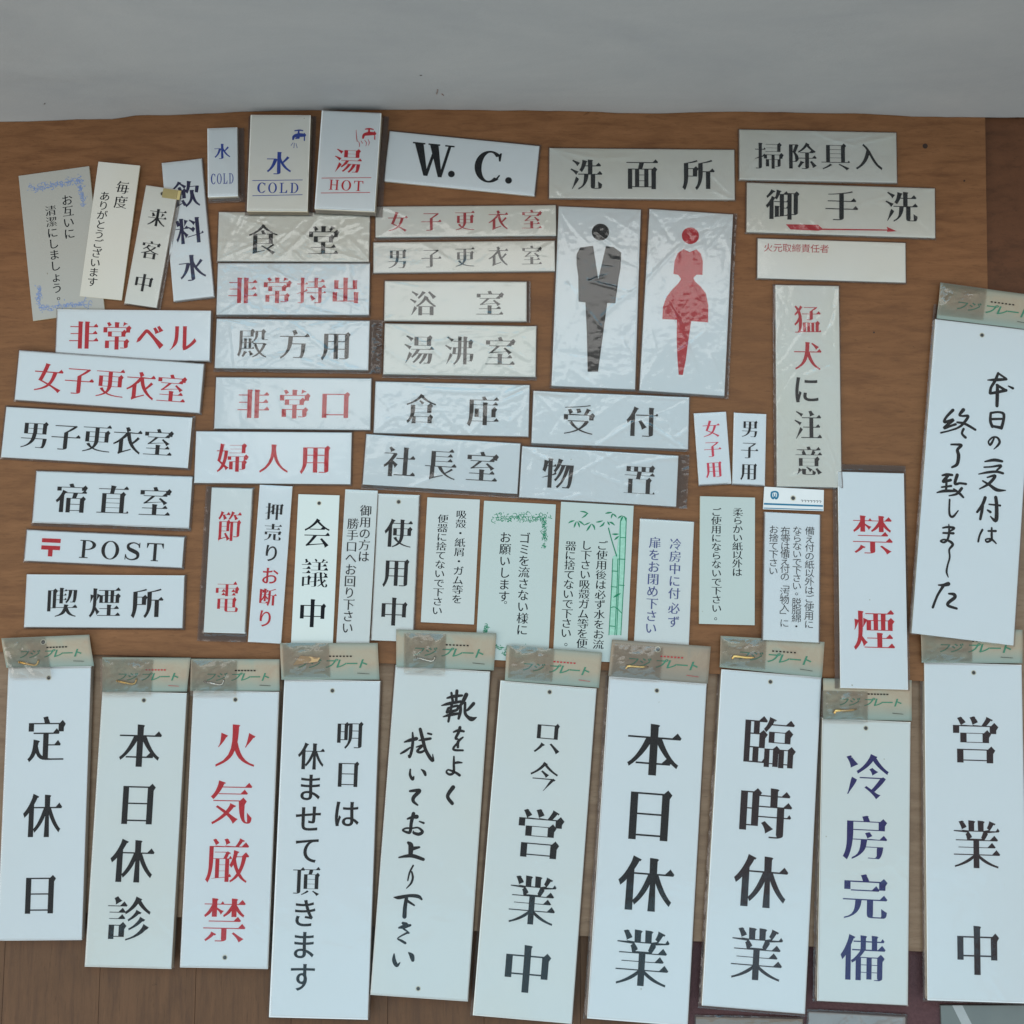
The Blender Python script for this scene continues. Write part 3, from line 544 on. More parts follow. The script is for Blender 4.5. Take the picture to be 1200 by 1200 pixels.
{'k': 'teikyubi', 'c': (-370.7, -230.9), 'a': 0.4, 'w': 66.6, 'h': 212.4, 't': [('定', -0.9, 48.8, -0.9, 48.8, 31.3, 38.8, 'k'), ('休', -1.6, -11.0, -1.6, -11.0, 31.1, 37.6, 'k'), ('日', -1.4, -71.3, -1.4, -71.3, 30.9, 34.4, 'k')], 'holes': [(-0.5, 97.1)], 'card': [(-38.7, 128.9), (31.8, 131.3), (36.5, 106.3), (-33.6, 105.4)], 'pouch': (0.02, 0.5, 0.0, 1.35), 'hook': 'L'},
{'k': 'kyushin', 'c': (-297.2, -251.4), 'a': -1.45, 'w': 68.1, 'h': 212.8, 't': [('本', -1.2, 63.9, -1.2, 63.9, 35.4, 37.4, 'k'), ('日', -0.3, 18.7, -0.3, 18.7, 33.8, 37.0, 'k'), ('休', -2.0, -25.4, -2.0, -25.4, 35.0, 37.2, 'k'), ('診', -1.2, -69.4, -1.2, -69.4, 35.5, 36.8, 'k')], 'holes': [(-0.2, 99.8)], 'card': [(-34.7, 133.2), (36.2, 134.6), (34.6, 107.8), (-32.9, 105.8)], 'pouch': (-0.02, 0.58, 0.05, 1.1), 'hook': 'L'},
{'k': 'kaki', 'c': (-223.1, -251.2), 'a': -1.04, 'w': 68.8, 'h': 213.8, 't': [('火', 1.2, 64.2, 1.2, 64.2, 35.4, 37.4, 'r'), ('気', -0.4, 19.6, -0.4, 19.6, 35.2, 37.0, 'r'), ('厳', -1.3, -25.1, -1.3, -25.1, 35.7, 37.3, 'r'), ('禁', -1.4, -70.6, -1.4, -70.6, 35.5, 36.8, 'r')], 'holes': [(-0.3, 100.0), (0.4, -98.8)], 'card': [(-36.6, 132.0), (34.3, 132.9), (35.3, 107.9), (-35.9, 106.6)], 'pouch': (0.0, 0.52, 0.05, 1.15), 'hook': 'S'},
{'k': 'asu', 'c': (-147.3, -265.6), 'a': -1.37, 'w': 77.1, 'h': 260.2, 't': [('明日は', 15.5, 87.0, 15.3, 25.7, 21.7, 23.3, 'k'), ('休ませて頂きます', -14.4, 69.6, -14.0, -99.4, 21.5, 23.5, 'k')], 'holes': [(0.4, 121.6)], 'card': [(-42.9, 158.6), (35.6, 160.5), (38.1, 131.4), (-40.3, 129.5)], 'pouch': (0.02, 0.5, 0.0, 0.95), 'hook': 'T'},
{'k': 'kutsu', 'c': (-64.0, -253.4), 'a': -3.79, 'w': 76.3, 'h': 254.7, 't': [], 'holes': [(-1.2, -120.3)], 'card': [(-39.5, 156.0), (41.1, 158.2), (41.0, 128.6), (-37.2, 126.3)], 'pouch': (0.08, 0.5, 0.08, 1.15), 'hook': 'S', 'brush': [[(5.2, 104.1, 1.37), (10.5, 105.8, 2.39), (17.0, 106.9, 1.71)], [(8.3, 108.4, 1.71), (9.8, 102.0, 2.05)], [(12.6, 110.3, 2.39), (12.5, 102.6, 2.05)], [(1.2, 97.9, 0.82), (6.9, 99.8, 2.39), (16.3, 102.1, 1.91)], [(6.5, 96.1, 1.71), (6.0, 93.0, 2.39)], [(6.5, 96.1, 1.71), (13.8, 98.6, 1.91), (13.4, 95.2, 2.05), (7.3, 93.4, 2.05)], [(3.2, 89.2, 0.96), (8.9, 91.2, 2.39), (16.3, 92.7, 1.71)], [(9.5, 101.0, 1.91), (8.6, 94.2, 2.05), (7.5, 85.7, 1.77)], [(20.3, 107.8, 3.08), (17.7, 101.5, 2.6), (14.9, 97.3, 1.5)], [(16.5, 98.8, 1.71), (16.5, 94.0, 2.39), (15.5, 88.6, 1.91)], [(26.6, 101.1, 2.6), (22.9, 96.5, 2.05), (20.9, 95.0, 1.23)], [(19.8, 101.3, 1.91), (20.3, 93.6, 2.19), (22.6, 90.4, 2.39), (26.1, 88.9, 3.28), (29.8, 90.5, 0.68)], [(12.2, 77.7, 1.23), (15.9, 79.2, 2.05), (20.3, 78.8, 1.7)], [(17.1, 81.6, 2.39), (16.3, 77.9, 2.18), (14.3, 73.0, 1.91), (16.0, 72.5, 1.23)], [(20.0, 74.1, 1.23), (16.5, 70.5, 2.18), (16.5, 66.1, 1.91)], [(16.2, 69.8, 1.36), (13.1, 65.3, 1.77), (14.3, 63.7, 1.77), (20.7, 63.9, 1.5)], [(13.9, 58.6, 1.22), (14.2, 53.0, 1.77), (14.5, 46.3, 1.9), (11.6, 44.4, 1.76), (8.9, 45.9, 1.49), (9.9, 47.9, 1.22), (13.4, 47.2, 1.63), (16.9, 45.8, 1.9), (19.4, 44.3, 2.04)], [(14.3, 53.3, 1.49), (17.3, 54.2, 1.9), (20.7, 54.2, 0.95)], [(-26.3, 67.3, 1.09), (-22.3, 68.9, 2.38), (-17.0, 70.6, 2.72)], [(-20.4, 75.1, 1.23), (-19.7, 68.8, 2.04), (-20.0, 61.4, 2.18), (-21.3, 55.9, 1.9), (-22.4, 57.2, 0.82)], [(-28.6, 58.1, 1.22), (-25.1, 60.4, 1.9), (-21.5, 63.3, 1.23)], [(-14.8, 69.4, 1.02), (-10.1, 70.4, 2.04), (-5.8, 71.4, 1.91)], [(-8.1, 75.3, 1.5), (-5.3, 74.8, 1.5)], [(-14.5, 78.2, 2.39), (-12.2, 71.3, 2.59), (-9.2, 62.8, 2.38), (-5.0, 56.4, 2.58), (-2.5, 54.4, 2.04), (-3.1, 59.2, 0.68)], [(-16.5, 64.0, 0.95), (-12.1, 65.3, 1.91), (-15.6, 61.0, 1.77), (-12.8, 60.2, 1.9), (-9.2, 62.1, 1.5)], [(-20.0, 46.3, 1.22), (-19.9, 42.0, 1.9), (-17.6, 38.8, 2.17), (-16.8, 40.9, 1.02)], [(-11.4, 46.9, 0.68), (-8.9, 45.1, 2.31), (-7.7, 42.8, 1.9)], [(-19.0, 29.4, 1.69), (-13.9, 30.3, 2.37), (-11.5, 29.9, 2.71), (-15.6, 25.0, 2.71), (-15.7, 21.7, 2.3), (-12.1, 19.0, 1.22)], [(15.0, 34.7, 3.05), (11.1, 27.5, 2.57), (15.2, 22.1, 2.57)], [(-19.3, 7.9, 1.35), (-15.1, 9.5, 2.37), (-12.1, 10.0, 3.04)], [(-14.9, 12.2, 2.71), (-16.1, 5.1, 2.43), (-16.3, -0.8, 2.3), (-17.5, -2.7, 2.03), (-22.4, -1.2, 1.35), (-19.8, 0.6, 1.35), (-15.1, 0.9, 1.22), (-10.4, 1.6, 1.35), (-6.8, -1.2, 2.16), (-9.4, -3.3, 2.36), (-13.5, -2.6, 1.89), (-13.9, -1.3, 0.95)], [(-9.8, 6.5, 0.95), (-6.3, 5.5, 1.62)], [(-17.3, -10.4, 2.02), (-15.1, -12.6, 3.71), (-14.9, -19.8, 3.03)], [(-13.9, -14.8, 3.03), (-8.3, -13.3, 1.48)], [(-23.8, -22.2, 1.08), (-18.2, -20.8, 2.16), (-12.8, -20.3, 2.69), (-4.5, -22.4, 2.29)], [(-12.1, -27.6, 1.23), (-14.5, -33.2, 1.35), (-15.5, -39.3, 1.01)], [(-12.9, -32.5, 1.23), (-11.7, -36.8, 1.57), (-12.8, -41.3, 1.46), (-16.1, -45.3, 0.67)], [(-25.4, -52.8, 0.67), (-21.4, -52.7, 2.52), (-13.2, -50.8, 2.24), (-6.4, -50.9, 2.52), (-3.5, -52.9, 1.4)], [(-15.5, -52.8, 2.52), (-16.1, -59.9, 2.79), (-16.0, -66.9, 3.07)], [(-14.5, -54.9, 1.96), (-9.0, -57.8, 1.23)], [(-19.7, -75.6, 1.23), (-15.8, -74.5, 2.79), (-10.9, -73.1, 1.67)], [(-16.9, -71.9, 1.95), (-14.3, -72.8, 3.07)], [(-16.0, -76.1, 1.45), (-11.3, -79.1, 0.89), (-13.3, -79.2, 1.39), (-19.9, -83.5, 0.89), (-17.3, -85.1, 1.67), (-13.8, -86.8, 1.78)], [(-21.9, -95.6, 1.0), (-21.6, -100.2, 2.78), (-19.2, -104.0, 2.5), (-16.8, -101.7, 0.67)], [(-10.7, -93.8, 0.89), (-8.1, -96.0, 3.34), (-7.0, -99.2, 2.5)]]},
{'k': 'tadaima', 'c': (18.7, -267.8), 'a': -4.74, 'w': 77.4, 'h': 258.2, 't': [('只', 2.2, 87.4, 2.2, 87.4, 22.5, 26.8, 'k'), ('今', 2.1, 56.6, 2.1, 56.6, 24.4, 24.6, 'k'), ('営', 1.9, 12.1, 1.9, 12.1, 38.5, 42.0, 'k'), ('業', 0.3, -39.2, 0.3, -39.2, 38.9, 41.5, 'k'), ('中', 0.3, -91.3, 0.3, -91.3, 38.7, 40.3, 'k')], 'holes': [(1.3, 123.2)], 'card': [(-36.1, 157.6), (40.7, 158.1), (40.2, 130.0), (-35.3, 129.5)], 'pouch': (0.03, 0.5, 0.0, 0.95), 'hook': None},
{'k': 'kyugyo', 'c': (107.3, -267.0), 'a': -4.3, 'w': 78.4, 'h': 263.7, 't': [('本', -0.2, 76.5, -0.2, 76.5, 44.9, 45.4, 'k'), ('日', -0.7, 25.9, -0.7, 25.9, 43.3, 46.1, 'k'), ('休', -0.1, -27.5, -0.1, -27.5, 44.3, 46.8, 'k'), ('業', 0.6, -83.8, 0.6, -83.8, 44.0, 47.5, 'k')], 'holes': [(-0.4, 123.3)], 'card': [(-39.1, 161.3), (40.3, 161.7), (39.5, 132.1), (-40.3, 132.2)], 'pouch': (0.02, 0.52, 0.12, 1.02), 'hook': 'G'},
{'k': 'rinji', 'c': (198.1, -259.7), 'a': -4.55, 'w': 80.5, 'h': 259.9, 't': [('臨', 0.5, 75.0, 0.5, 75.0, 42.9, 44.1, 'h'), ('時', 0.3, 20.0, 0.3, 20.0, 42.6, 43.5, 'h'), ('休', 0.1, -32.9, 0.1, -32.9, 43.0, 44.9, 'h'), ('業', 0.0, -88.2, 0.0, -88.2, 42.7, 44.3, 'h')], 'holes': [(-0.5, 123.0)], 'card': [(-42.9, 156.5), (40.4, 158.2), (39.8, 129.7), (-42.3, 131.5)], 'pouch': (0.0, 0.44, 0.05, 0.95), 'hook': 'G'},
{'k': 'reibo', 'c': (278.1, -275.7), 'a': -2.79, 'w': 70.7, 'h': 217.4, 't': [('冷', 1.7, 64.9, 1.7, 64.9, 37.3, 37.2, 'n'), ('房', 0.4, 17.0, 0.4, 17.0, 37.1, 37.4, 'n'), ('完', 0.6, -28.5, 0.6, -28.5, 36.2, 37.6, 'n'), ('備', -0.3, -74.8, -0.3, -74.8, 36.7, 38.5, 'n')], 'holes': [(-0.4, 102.2)], 'card': [(-36.0, 140.0), (34.8, 142.0), (35.1, 110.0), (-35.4, 107.9)], 'pouch': (-0.02, 0.5, 0.3, 1.05), 'hook': 'G'},
{'k': 'eigyo', 'c': (366.6, -252.8), 'a': -1.77, 'w': 78.2, 'h': 261.1, 't': [('営', 0.2, 69.9, 0.2, 69.9, 38.8, 40.8, 'h'), ('業', 0.6, -11.3, 0.6, -11.3, 39.1, 41.3, 'h'), ('中', 0.2, -92.1, 0.2, -92.1, 36.0, 41.8, 'h')], 'holes': [(0.4, 123.1)], 'card': [(-42.9, 157.4), (38.9, 158.6), (38.4, 131.8), (-42.3, 129.9)], 'pouch': (-0.0, 0.5, 0.0, 0.98), 'hook': None}
]
META={
'otagai':('notice_plate', 'notice', 'small printed notice plates', 'tilted cream notice with blue leafy border and two columns of grey text', 1.6, 0, 0, None, 0, 'o'),
'maido':('notice_plate', 'notice', 'narrow upright notice plates', 'tilted cream thank-you strip 毎度ありがとうございます, overlapping the blue-bordered notice', 1.6, 1.7, 0.4, None, 0, 't'),
'raikyaku':('notice_plate', 'notice', 'narrow upright notice plates', 'tilted narrow visitor-in strip 来客中 with yellow tape at its top corner', 1.6, 1.8, 0.2, (0.5, 3, 0.5, 1.2), 0.8, 'y'),
'inryosui':('notice_plate', 'notice', 'narrow upright notice plates', 'leaning white drinking water strip 飲料水 in navy, left edge under the taped strip', 1.6, 0, 0, (0.6, 1, 0.5, 1), 0.5, 'w'),
'mizu_s':('tap_sign', 'sign', 'water tap sign plates', 'smallest blue cold water sign reading 水 COLD without tap drawing', 4, 0, 0, (0.6, 5, 1, 4), 0.5, 'w'),
'mizu':('tap_sign', 'sign', 'water tap sign plates', 'large blue cold water sign reading 水 COLD with small tap drawing', 7, 0, 2, (3.4, 3.4, 2.5, 1.2), 0.6, 'y'),
'yu':('tap_sign', 'sign', 'water tap sign plates', 'red hot water sign reading 湯 HOT with small tap drawing', 9, 0, 2, (2, 5.5, 1.5, 1.2), 0.6, 'w'),
'shokudo':('door_sign', 'sign', 'wide room and door sign plates', 'wide dining room sign 食堂 in grey, its film creased, below the cold water sign', 1.8, 0, 0, (1, 1.4, 0.8, 1), 3, 'y'),
'mochidashi':('door_sign', 'sign', 'wide room and door sign plates', 'wide emergency carry-out sign, 非常持出 in four red characters under creased film', 1.8, 0, 0, (1, 1.2, 0.8, 2), 2.2, 'w'),
'tonogata':('door_sign', 'sign', 'wide room and door sign plates', 'wide gentlemen sign 殿方用, its crumpled film sticking out on the right', 1.8, 0, 0, (1, 11, 0.8, 3), 2.5, 'w'),
'hijoguchi':('door_sign', 'sign', 'wide room and door sign plates', 'wide emergency exit sign, 非常口 in red, directly above the ladies sign', 1.8, 0, 0, (1, 1.2, 0.8, 1.2), 0.9, 'w'),
'fujin':('door_sign', 'sign', 'wide room and door sign plates', 'wide ladies sign, 婦人用 in red, directly above the narrow upright strips', 1.8, 0, 0, (1, 1.2, 0.8, 1.4), 0.8, 'w'),
'wc':('door_sign', 'sign', 'wide room and door sign plates', 'tilted white sign reading W. C. in large black serif letters', 1.8, 0, 0, (1, 1.2, 1.6, 0.8), 0.5, 'w'),
'senmen':('door_sign', 'sign', 'wide room and door sign plates', 'long cream washroom sign 洗面所 in black, right of the W. C. sign', 1.8, 0, 0, (1, 1, 1.2, 1), 1.4, 'y'),
'joshi_s':('door_sign', 'sign', 'wide room and door sign plates', 'slim womens changing room sign 女子更衣室 in small spaced red characters', 1.6, 0, 0, (1, 1, 0.8, 2.5), 0.9, 'y'),
'danshi_s':('door_sign', 'sign', 'wide room and door sign plates', 'slim mens changing room sign 男子更衣室 in small spaced grey characters', 1.6, 0, 0, (1, 1, 0.8, 1), 0.85, 'y'),
'yoku':('door_sign', 'sign', 'wide room and door sign plates', 'short wide bathroom sign 浴室 in two grey characters, second above the storehouse sign', 1.8, 0, 0, (1, 3, 0.8, 0.8), 1.0, 'y'),
'yuwakashi':('door_sign', 'sign', 'wide room and door sign plates', 'wide kettle room sign 湯沸室 in three faded characters under creased film', 1.8, 0, 0, (1, 1, 0.8, 3), 2.0, 'y'),
'soko':('door_sign', 'sign', 'wide room and door sign plates', 'wide storehouse sign 倉庫 in two black characters under rippled film', 1.8, 0, 0, (1, 1, 0.8, 1), 2.4, 'w'),
'shacho':('door_sign', 'sign', 'wide room and door sign plates', 'wide company president office sign, 社長室 in black, just above the narrow strips', 1.8, 0, 0, (1, 1, 0.8, 3.4), 0.9, 'w'),
'uketsuke':('door_sign', 'sign', 'wide room and door sign plates', 'wide reception sign 受付 directly below the man and woman restroom signs', 1.8, 0, 0, (1, 1, 1, 2), 2.4, 'w'),
'monooki':('door_sign', 'sign', 'wide room and door sign plates', 'wide storage sign 物置 with a diagonal glint and a crumpled film end on the right', 1.8, 0, 0, (1, 9, 1, 1.2), 2.6, 'w'),
'man':('restroom_sign', 'sign', 'restroom figure sign plates', 'tall restroom sign with a grey man in an open jacket', 1.8, 0, 0, (1.5, 1.5, 1, 2), 2.4, 'w'),
'woman':('restroom_sign', 'sign', 'restroom figure sign plates', 'tall restroom sign with a red woman in a skirt', 1.8, 0, 0, (1.5, 3.5, 1, 2), 2.4, 'w'),
'soji':('door_sign', 'sign', 'wide room and door sign plates', 'wide cleaning tools sign 掃除具入, topmost at the right below the grey wall panel', 1.8, 0, 0, (1, 1, 1, 1), 1.3, 'y'),
'otearai':('door_sign', 'sign', 'wide room and door sign plates', 'wide toilet sign 御手洗 with a long red arrow underneath', 1.8, 0, 0, (1, 1, 0.8, 1.4), 1.0, 'y'),
'himoto':('door_sign', 'sign', 'wide room and door sign plates', 'nearly blank wide plate with tiny reddish text 火元取締責任者', 1.6, 0, 0, (1, 1, 1, 1.2), 0.7, 'y'),
'mouken':('dog_warning_sign', 'sign', 'narrow upright notice plates', 'tall beware of dog sign reading 猛犬に注意 in red and black under rippled film', 1.8, 0, 0, (2, 1, 1, 1.4), 3, 'y'),
'bell':('door_sign', 'sign', 'wide room and door sign plates', 'wide alarm bell sign 非常ベル in red, its foot under the tilted red sign', 1.8, 1.8, 0.3, (1, 1.6, 0.8, 1), 0.3, 'w'),
'joshi':('door_sign', 'sign', 'wide room and door sign plates', 'long tilted womens changing room sign 女子更衣室 in large red characters', 1.8, 2.3, 0.2, (1.4, 1.2, 1, 1.2), 0.3, 'w'),
'danshi':('door_sign', 'sign', 'wide room and door sign plates', 'long tilted mens changing room sign 男子更衣室 in large black characters', 1.8, 0, 0, (1.8, 2.4, 1.4, 1.6), 0.5, 'w'),
'shukuchoku':('door_sign', 'sign', 'wide room and door sign plates', 'wide night duty room sign, 宿直室 in black, just above the POST sign', 1.8, 0, 0, (1, 1.6, 1, 2.6), 0.6, 'w'),
'post':('door_sign', 'sign', 'wide room and door sign plates', 'slim wide sign reading POST beside a red postal mark', 1.6, 0, 0, (1, 1.6, 1, 1.2), 0.4, 'w'),
'kitsuen':('door_sign', 'sign', 'wide room and door sign plates', 'wide smoking area sign 喫煙所 in black, just below the POST sign', 2.4, 0, 0, (1, 1.4, 0.8, 1.4), 0.5, 'w'),
'setsuden':('notice_plate', 'notice', 'narrow upright notice plates', 'narrow upright save power sign 節電 in two large red characters', 1.6, 0, 0, (5, 1, 1, 7), 0.5, 'c'),
'oshiuri':('notice_plate', 'notice', 'narrow upright notice plates', 'narrow no-soliciting strip 押売りお断り, its black characters above red ones', 1.6, 0, 0, (0.6, 0.8, 0.6, 0.8), 0.2, 'w'),
'kaigi':('notice_plate', 'notice', 'narrow upright notice plates', 'narrow upright meeting-in-progress sign 会議中 with a top hole, right of the red-and-black strip', 1.6, 0, 0, None, 0, 'v'),
'goyo':('notice_plate', 'notice', 'narrow upright notice plates', 'narrow strip with two small text columns between two upright black-lettered signs', 1.6, 0, 0, (0.6, 0.8, 0.6, 0.6), 0.3, 'c'),
'shiyo':('notice_plate', 'notice', 'narrow upright notice plates', 'narrow upright in-use sign 使用中 with a top hole, left of the cigarette notice', 1.6, 0, 0, (1, 1, 0.6, 0.8), 0.2, 'c'),
'suigara':('notice_plate', 'notice', 'small printed notice plates', 'small pale grey notice about cigarette butts, two columns, left of the green-bordered notice', 1.4, 0, 0, None, 0, 's'),
'gomi':('notice_plate', 'notice', 'small printed notice plates', 'pale notice with green leafy border and two columns of text', 1.4, 0, 0, None, 0, 'p'),
'shiyogo':('notice_plate', 'notice', 'small printed notice plates', 'pale notice with green bamboo drawing beside three columns of text', 1.4, 0, 0, None, 0, 'p'),
'reibochu':('notice_plate', 'notice', 'small printed notice plates', 'small notice in two columns of blue text right of the bamboo notice', 1.4, 0, 0, (0.6, 0.6, 0.6, 0.6), 0.3, 'c'),
'yawarakai':('notice_plate', 'notice', 'small printed notice plates', 'small cream notice in two columns below the tiny 女子用 and 男子用 plates', 2.6, 0, 0, None, 0, 'p'),
'sonae':('notice_plate', 'notice', 'small printed notice plates', 'small notice of four dense text columns hanging from a white card with blue band', 1.4, 0, 3.6, (1, 1, 0.4, 0.8), 0.3, 'w'),
'kinen':('notice_plate', 'notice', 'narrow upright notice plates', 'tall no smoking sign reading 禁煙 in two widely spaced red characters', 2.0, 0, 3.7, (4, 2, 6.5, 0.8), 0.4, 'w'),
'joshiyo':('notice_plate', 'notice', 'narrow upright notice plates', 'tiny upright womens plate 女子用 in red characters', 1.6, 0, 0, (0.6, 0.8, 0.6, 1), 0.4, 'w'),
'danshiyo':('notice_plate', 'notice', 'narrow upright notice plates', 'tiny upright mens plate 男子用 in black characters', 1.6, 0, 0, (0.6, 0.8, 0.6, 1), 0.3, 'w'),
'shuryo':('hanging_sign', 'sign', 'tall hanging sign plates under card headers', 'tilted brush-lettered reception-closed sign 本日の受付は終了致しました at the right edge', 3, 0, 4.2, (2, 1.5, 13, 0.8), 0.6, 'w'),
'teikyubi':('hanging_sign', 'sign', 'tall hanging sign plates under card headers', 'tall hanging regular holiday sign 定休日, leftmost in the bottom row', 5, -3.8, -3.8, (1.4, 1.4, 0.5, 1), 0.6, 'w'),
'kyushin':('hanging_sign', 'sign', 'tall hanging sign plates under card headers', 'tall hanging clinic closed sign 本日休診, second from the left in the bottom row', 5, -3.8, -3.8, (1.4, 1.4, 0.5, 1), 0.6, 'c'),
'kaki':('hanging_sign', 'sign', 'tall hanging sign plates under card headers', 'tall hanging no open flames sign 火気厳禁 in four large red characters', 5, -3.8, -3.8, (1.6, 1.2, 0.5, 1), 0.6, 'w'),
'asu':('hanging_sign', 'sign', 'tall hanging sign plates under card headers', 'tall hanging closed tomorrow sign 明日は休ませて頂きます, printed in two columns', 5, -3.8, -3.8, (2, 1.4, 0.5, 2), 0.6, 'w'),
'kutsu':('hanging_sign', 'sign', 'tall hanging sign plates under card headers', 'tall brush-lettered hanging sign asking to wipe shoes, in the bottom row', 5, -3.8, -3.8, (1.4, 1.2, 0.5, 1), 0.6, 'c'),
'tadaima':('hanging_sign', 'sign', 'tall hanging sign plates under card headers', 'tall hanging now open sign 只今営業中 with two smaller characters on top', 5, -3.8, -3.8, (2.2, 1.4, 0.5, 1.8), 0.6, 'c'),
'kyugyo':('hanging_sign', 'sign', 'tall hanging sign plates under card headers', 'tall hanging closed today sign 本日休業 with browner header card than the rest', 5, -3.8, -3.8, (2.6, 1.4, 0.5, 2), 0.6, 'w'),
'rinji':('hanging_sign', 'sign', 'tall hanging sign plates under card headers', 'tall hanging temporary closure sign 臨時休業 in purplish black characters', 5, -3.8, -3.8, (2.2, 1.4, 0.5, 3), 0.6, 'w'),
'reibo':('hanging_sign', 'sign', 'tall hanging sign plates under card headers', 'tall hanging air-conditioned sign 冷房完備 in navy blue characters', 5, -3.8, -3.8, (2.6, 1.4, 0.5, 1.6), 0.6, 'c'),
'eigyo':('hanging_sign', 'sign', 'tall hanging sign plates under card headers', 'tall hanging open sign 営業中 in three widely spaced characters, rightmost bottom row', 5, -3.8, -3.8, (2.4, 1.4, 0.5, 2), 0.6, 'w')
}


# ------------------------------------------------------------ setting
def structure(o, label):
    prop(o, kind='structure', label=label)
fl = box('floor', 2400, 2400, 20, FLOORM, None, 0, -32.)
fl.scale = (MM,)*3; structure(fl, 'dark wooden floor under the boards')
pl_me = None
for i in range(26):
    x = -1000+i*76+28
    me_w = 75.7
    if pl_me is None:
        p = box('floor_board', me_w, 2200, 2.6, FLOORM, fl, .15, -12.0); pl_me = p.data
    else:
        p = bpy.data.objects.new('floor_board', pl_me); COL.objects.link(p); p.parent = fl
    p.location = (x, (i*131 % 7)*6.0, -.03*(i*5 % 3))

def board(name, poly, z1, z0, m, label):
    bm = bmesh.new(); n = len(poly)
    a = [bm.verts.new((x*MM, y*MM, z0*MM)) for x, y in poly]; b = [bm.verts.new((x*MM, y*MM, z1*MM)) for x, y in poly]
    bm.faces.new(a[::-1]); bm.faces.new(b)
    for i in range(n): bm.faces.new((a[i], a[(i+1) % n], b[(i+1) % n], b[i]))
    bmesh.ops.recalc_face_normals(bm, faces=bm.faces[:])
    bmesh.ops.bevel(bm, geom=bm.edges[:], offset=.0004, segments=2, affect='EDGES')
    me = bpy.data.meshes.new(name); bm.to_mesh(me); bm.free()
    o = link(name, me, m); prop(o, label=label, category='board'); return o
bb = board('plywood_board', [(-620, -305.8), (-200, -324), (200, -342.2), (640, -361), (640, 40), (-620, 40)], -4.0, -9.0, BOARD_B, 'lower greyish brown plywood board showing between the bottom row signs')
BOARD_C = lauan('dark_red_board', (.108, .043, .019), (.13, .053, .024), (.065, .026, .011), (1.2, 2.6, 1), seed=9.4)
bc = board('plywood_board', [(300, 42), (640, 42), (640, 520), (300, 520)], -4.0, -9.0, BOARD_C, 'dark reddish board showing at the upper right edge beside the main board')
ba = board('plywood_board', [(-560, -109), (-120, -122), (150, -130.5), (386.5, -138.6), (398, 200), (408, 510), (-560, 510)], 0.0, -3.9, BOARD_A, 'upper reddish brown plywood board carrying the smaller signs')
# dark nail heads and pits in the upper board
def nail(x, y, r, par, nm='nail_head'):
    vs, fs = tube([(x*MM, y*MM, .00002), (x*MM, y*MM, .00022)], r*MM, 10)
    return from_py(nm, vs, fs, edge_mat('rusty_nail', (.035, .018, .012)), par)
for x, y, r in ((350.1, 311.5, 2.2), (382, 281, .8), (-380, 250, .9), (-432, 168, 1.4), (-395, 286, .8), (372, 42, 1.1), (310, -108, .8), (301, 150, .7)): nail(x, y, r, ba)

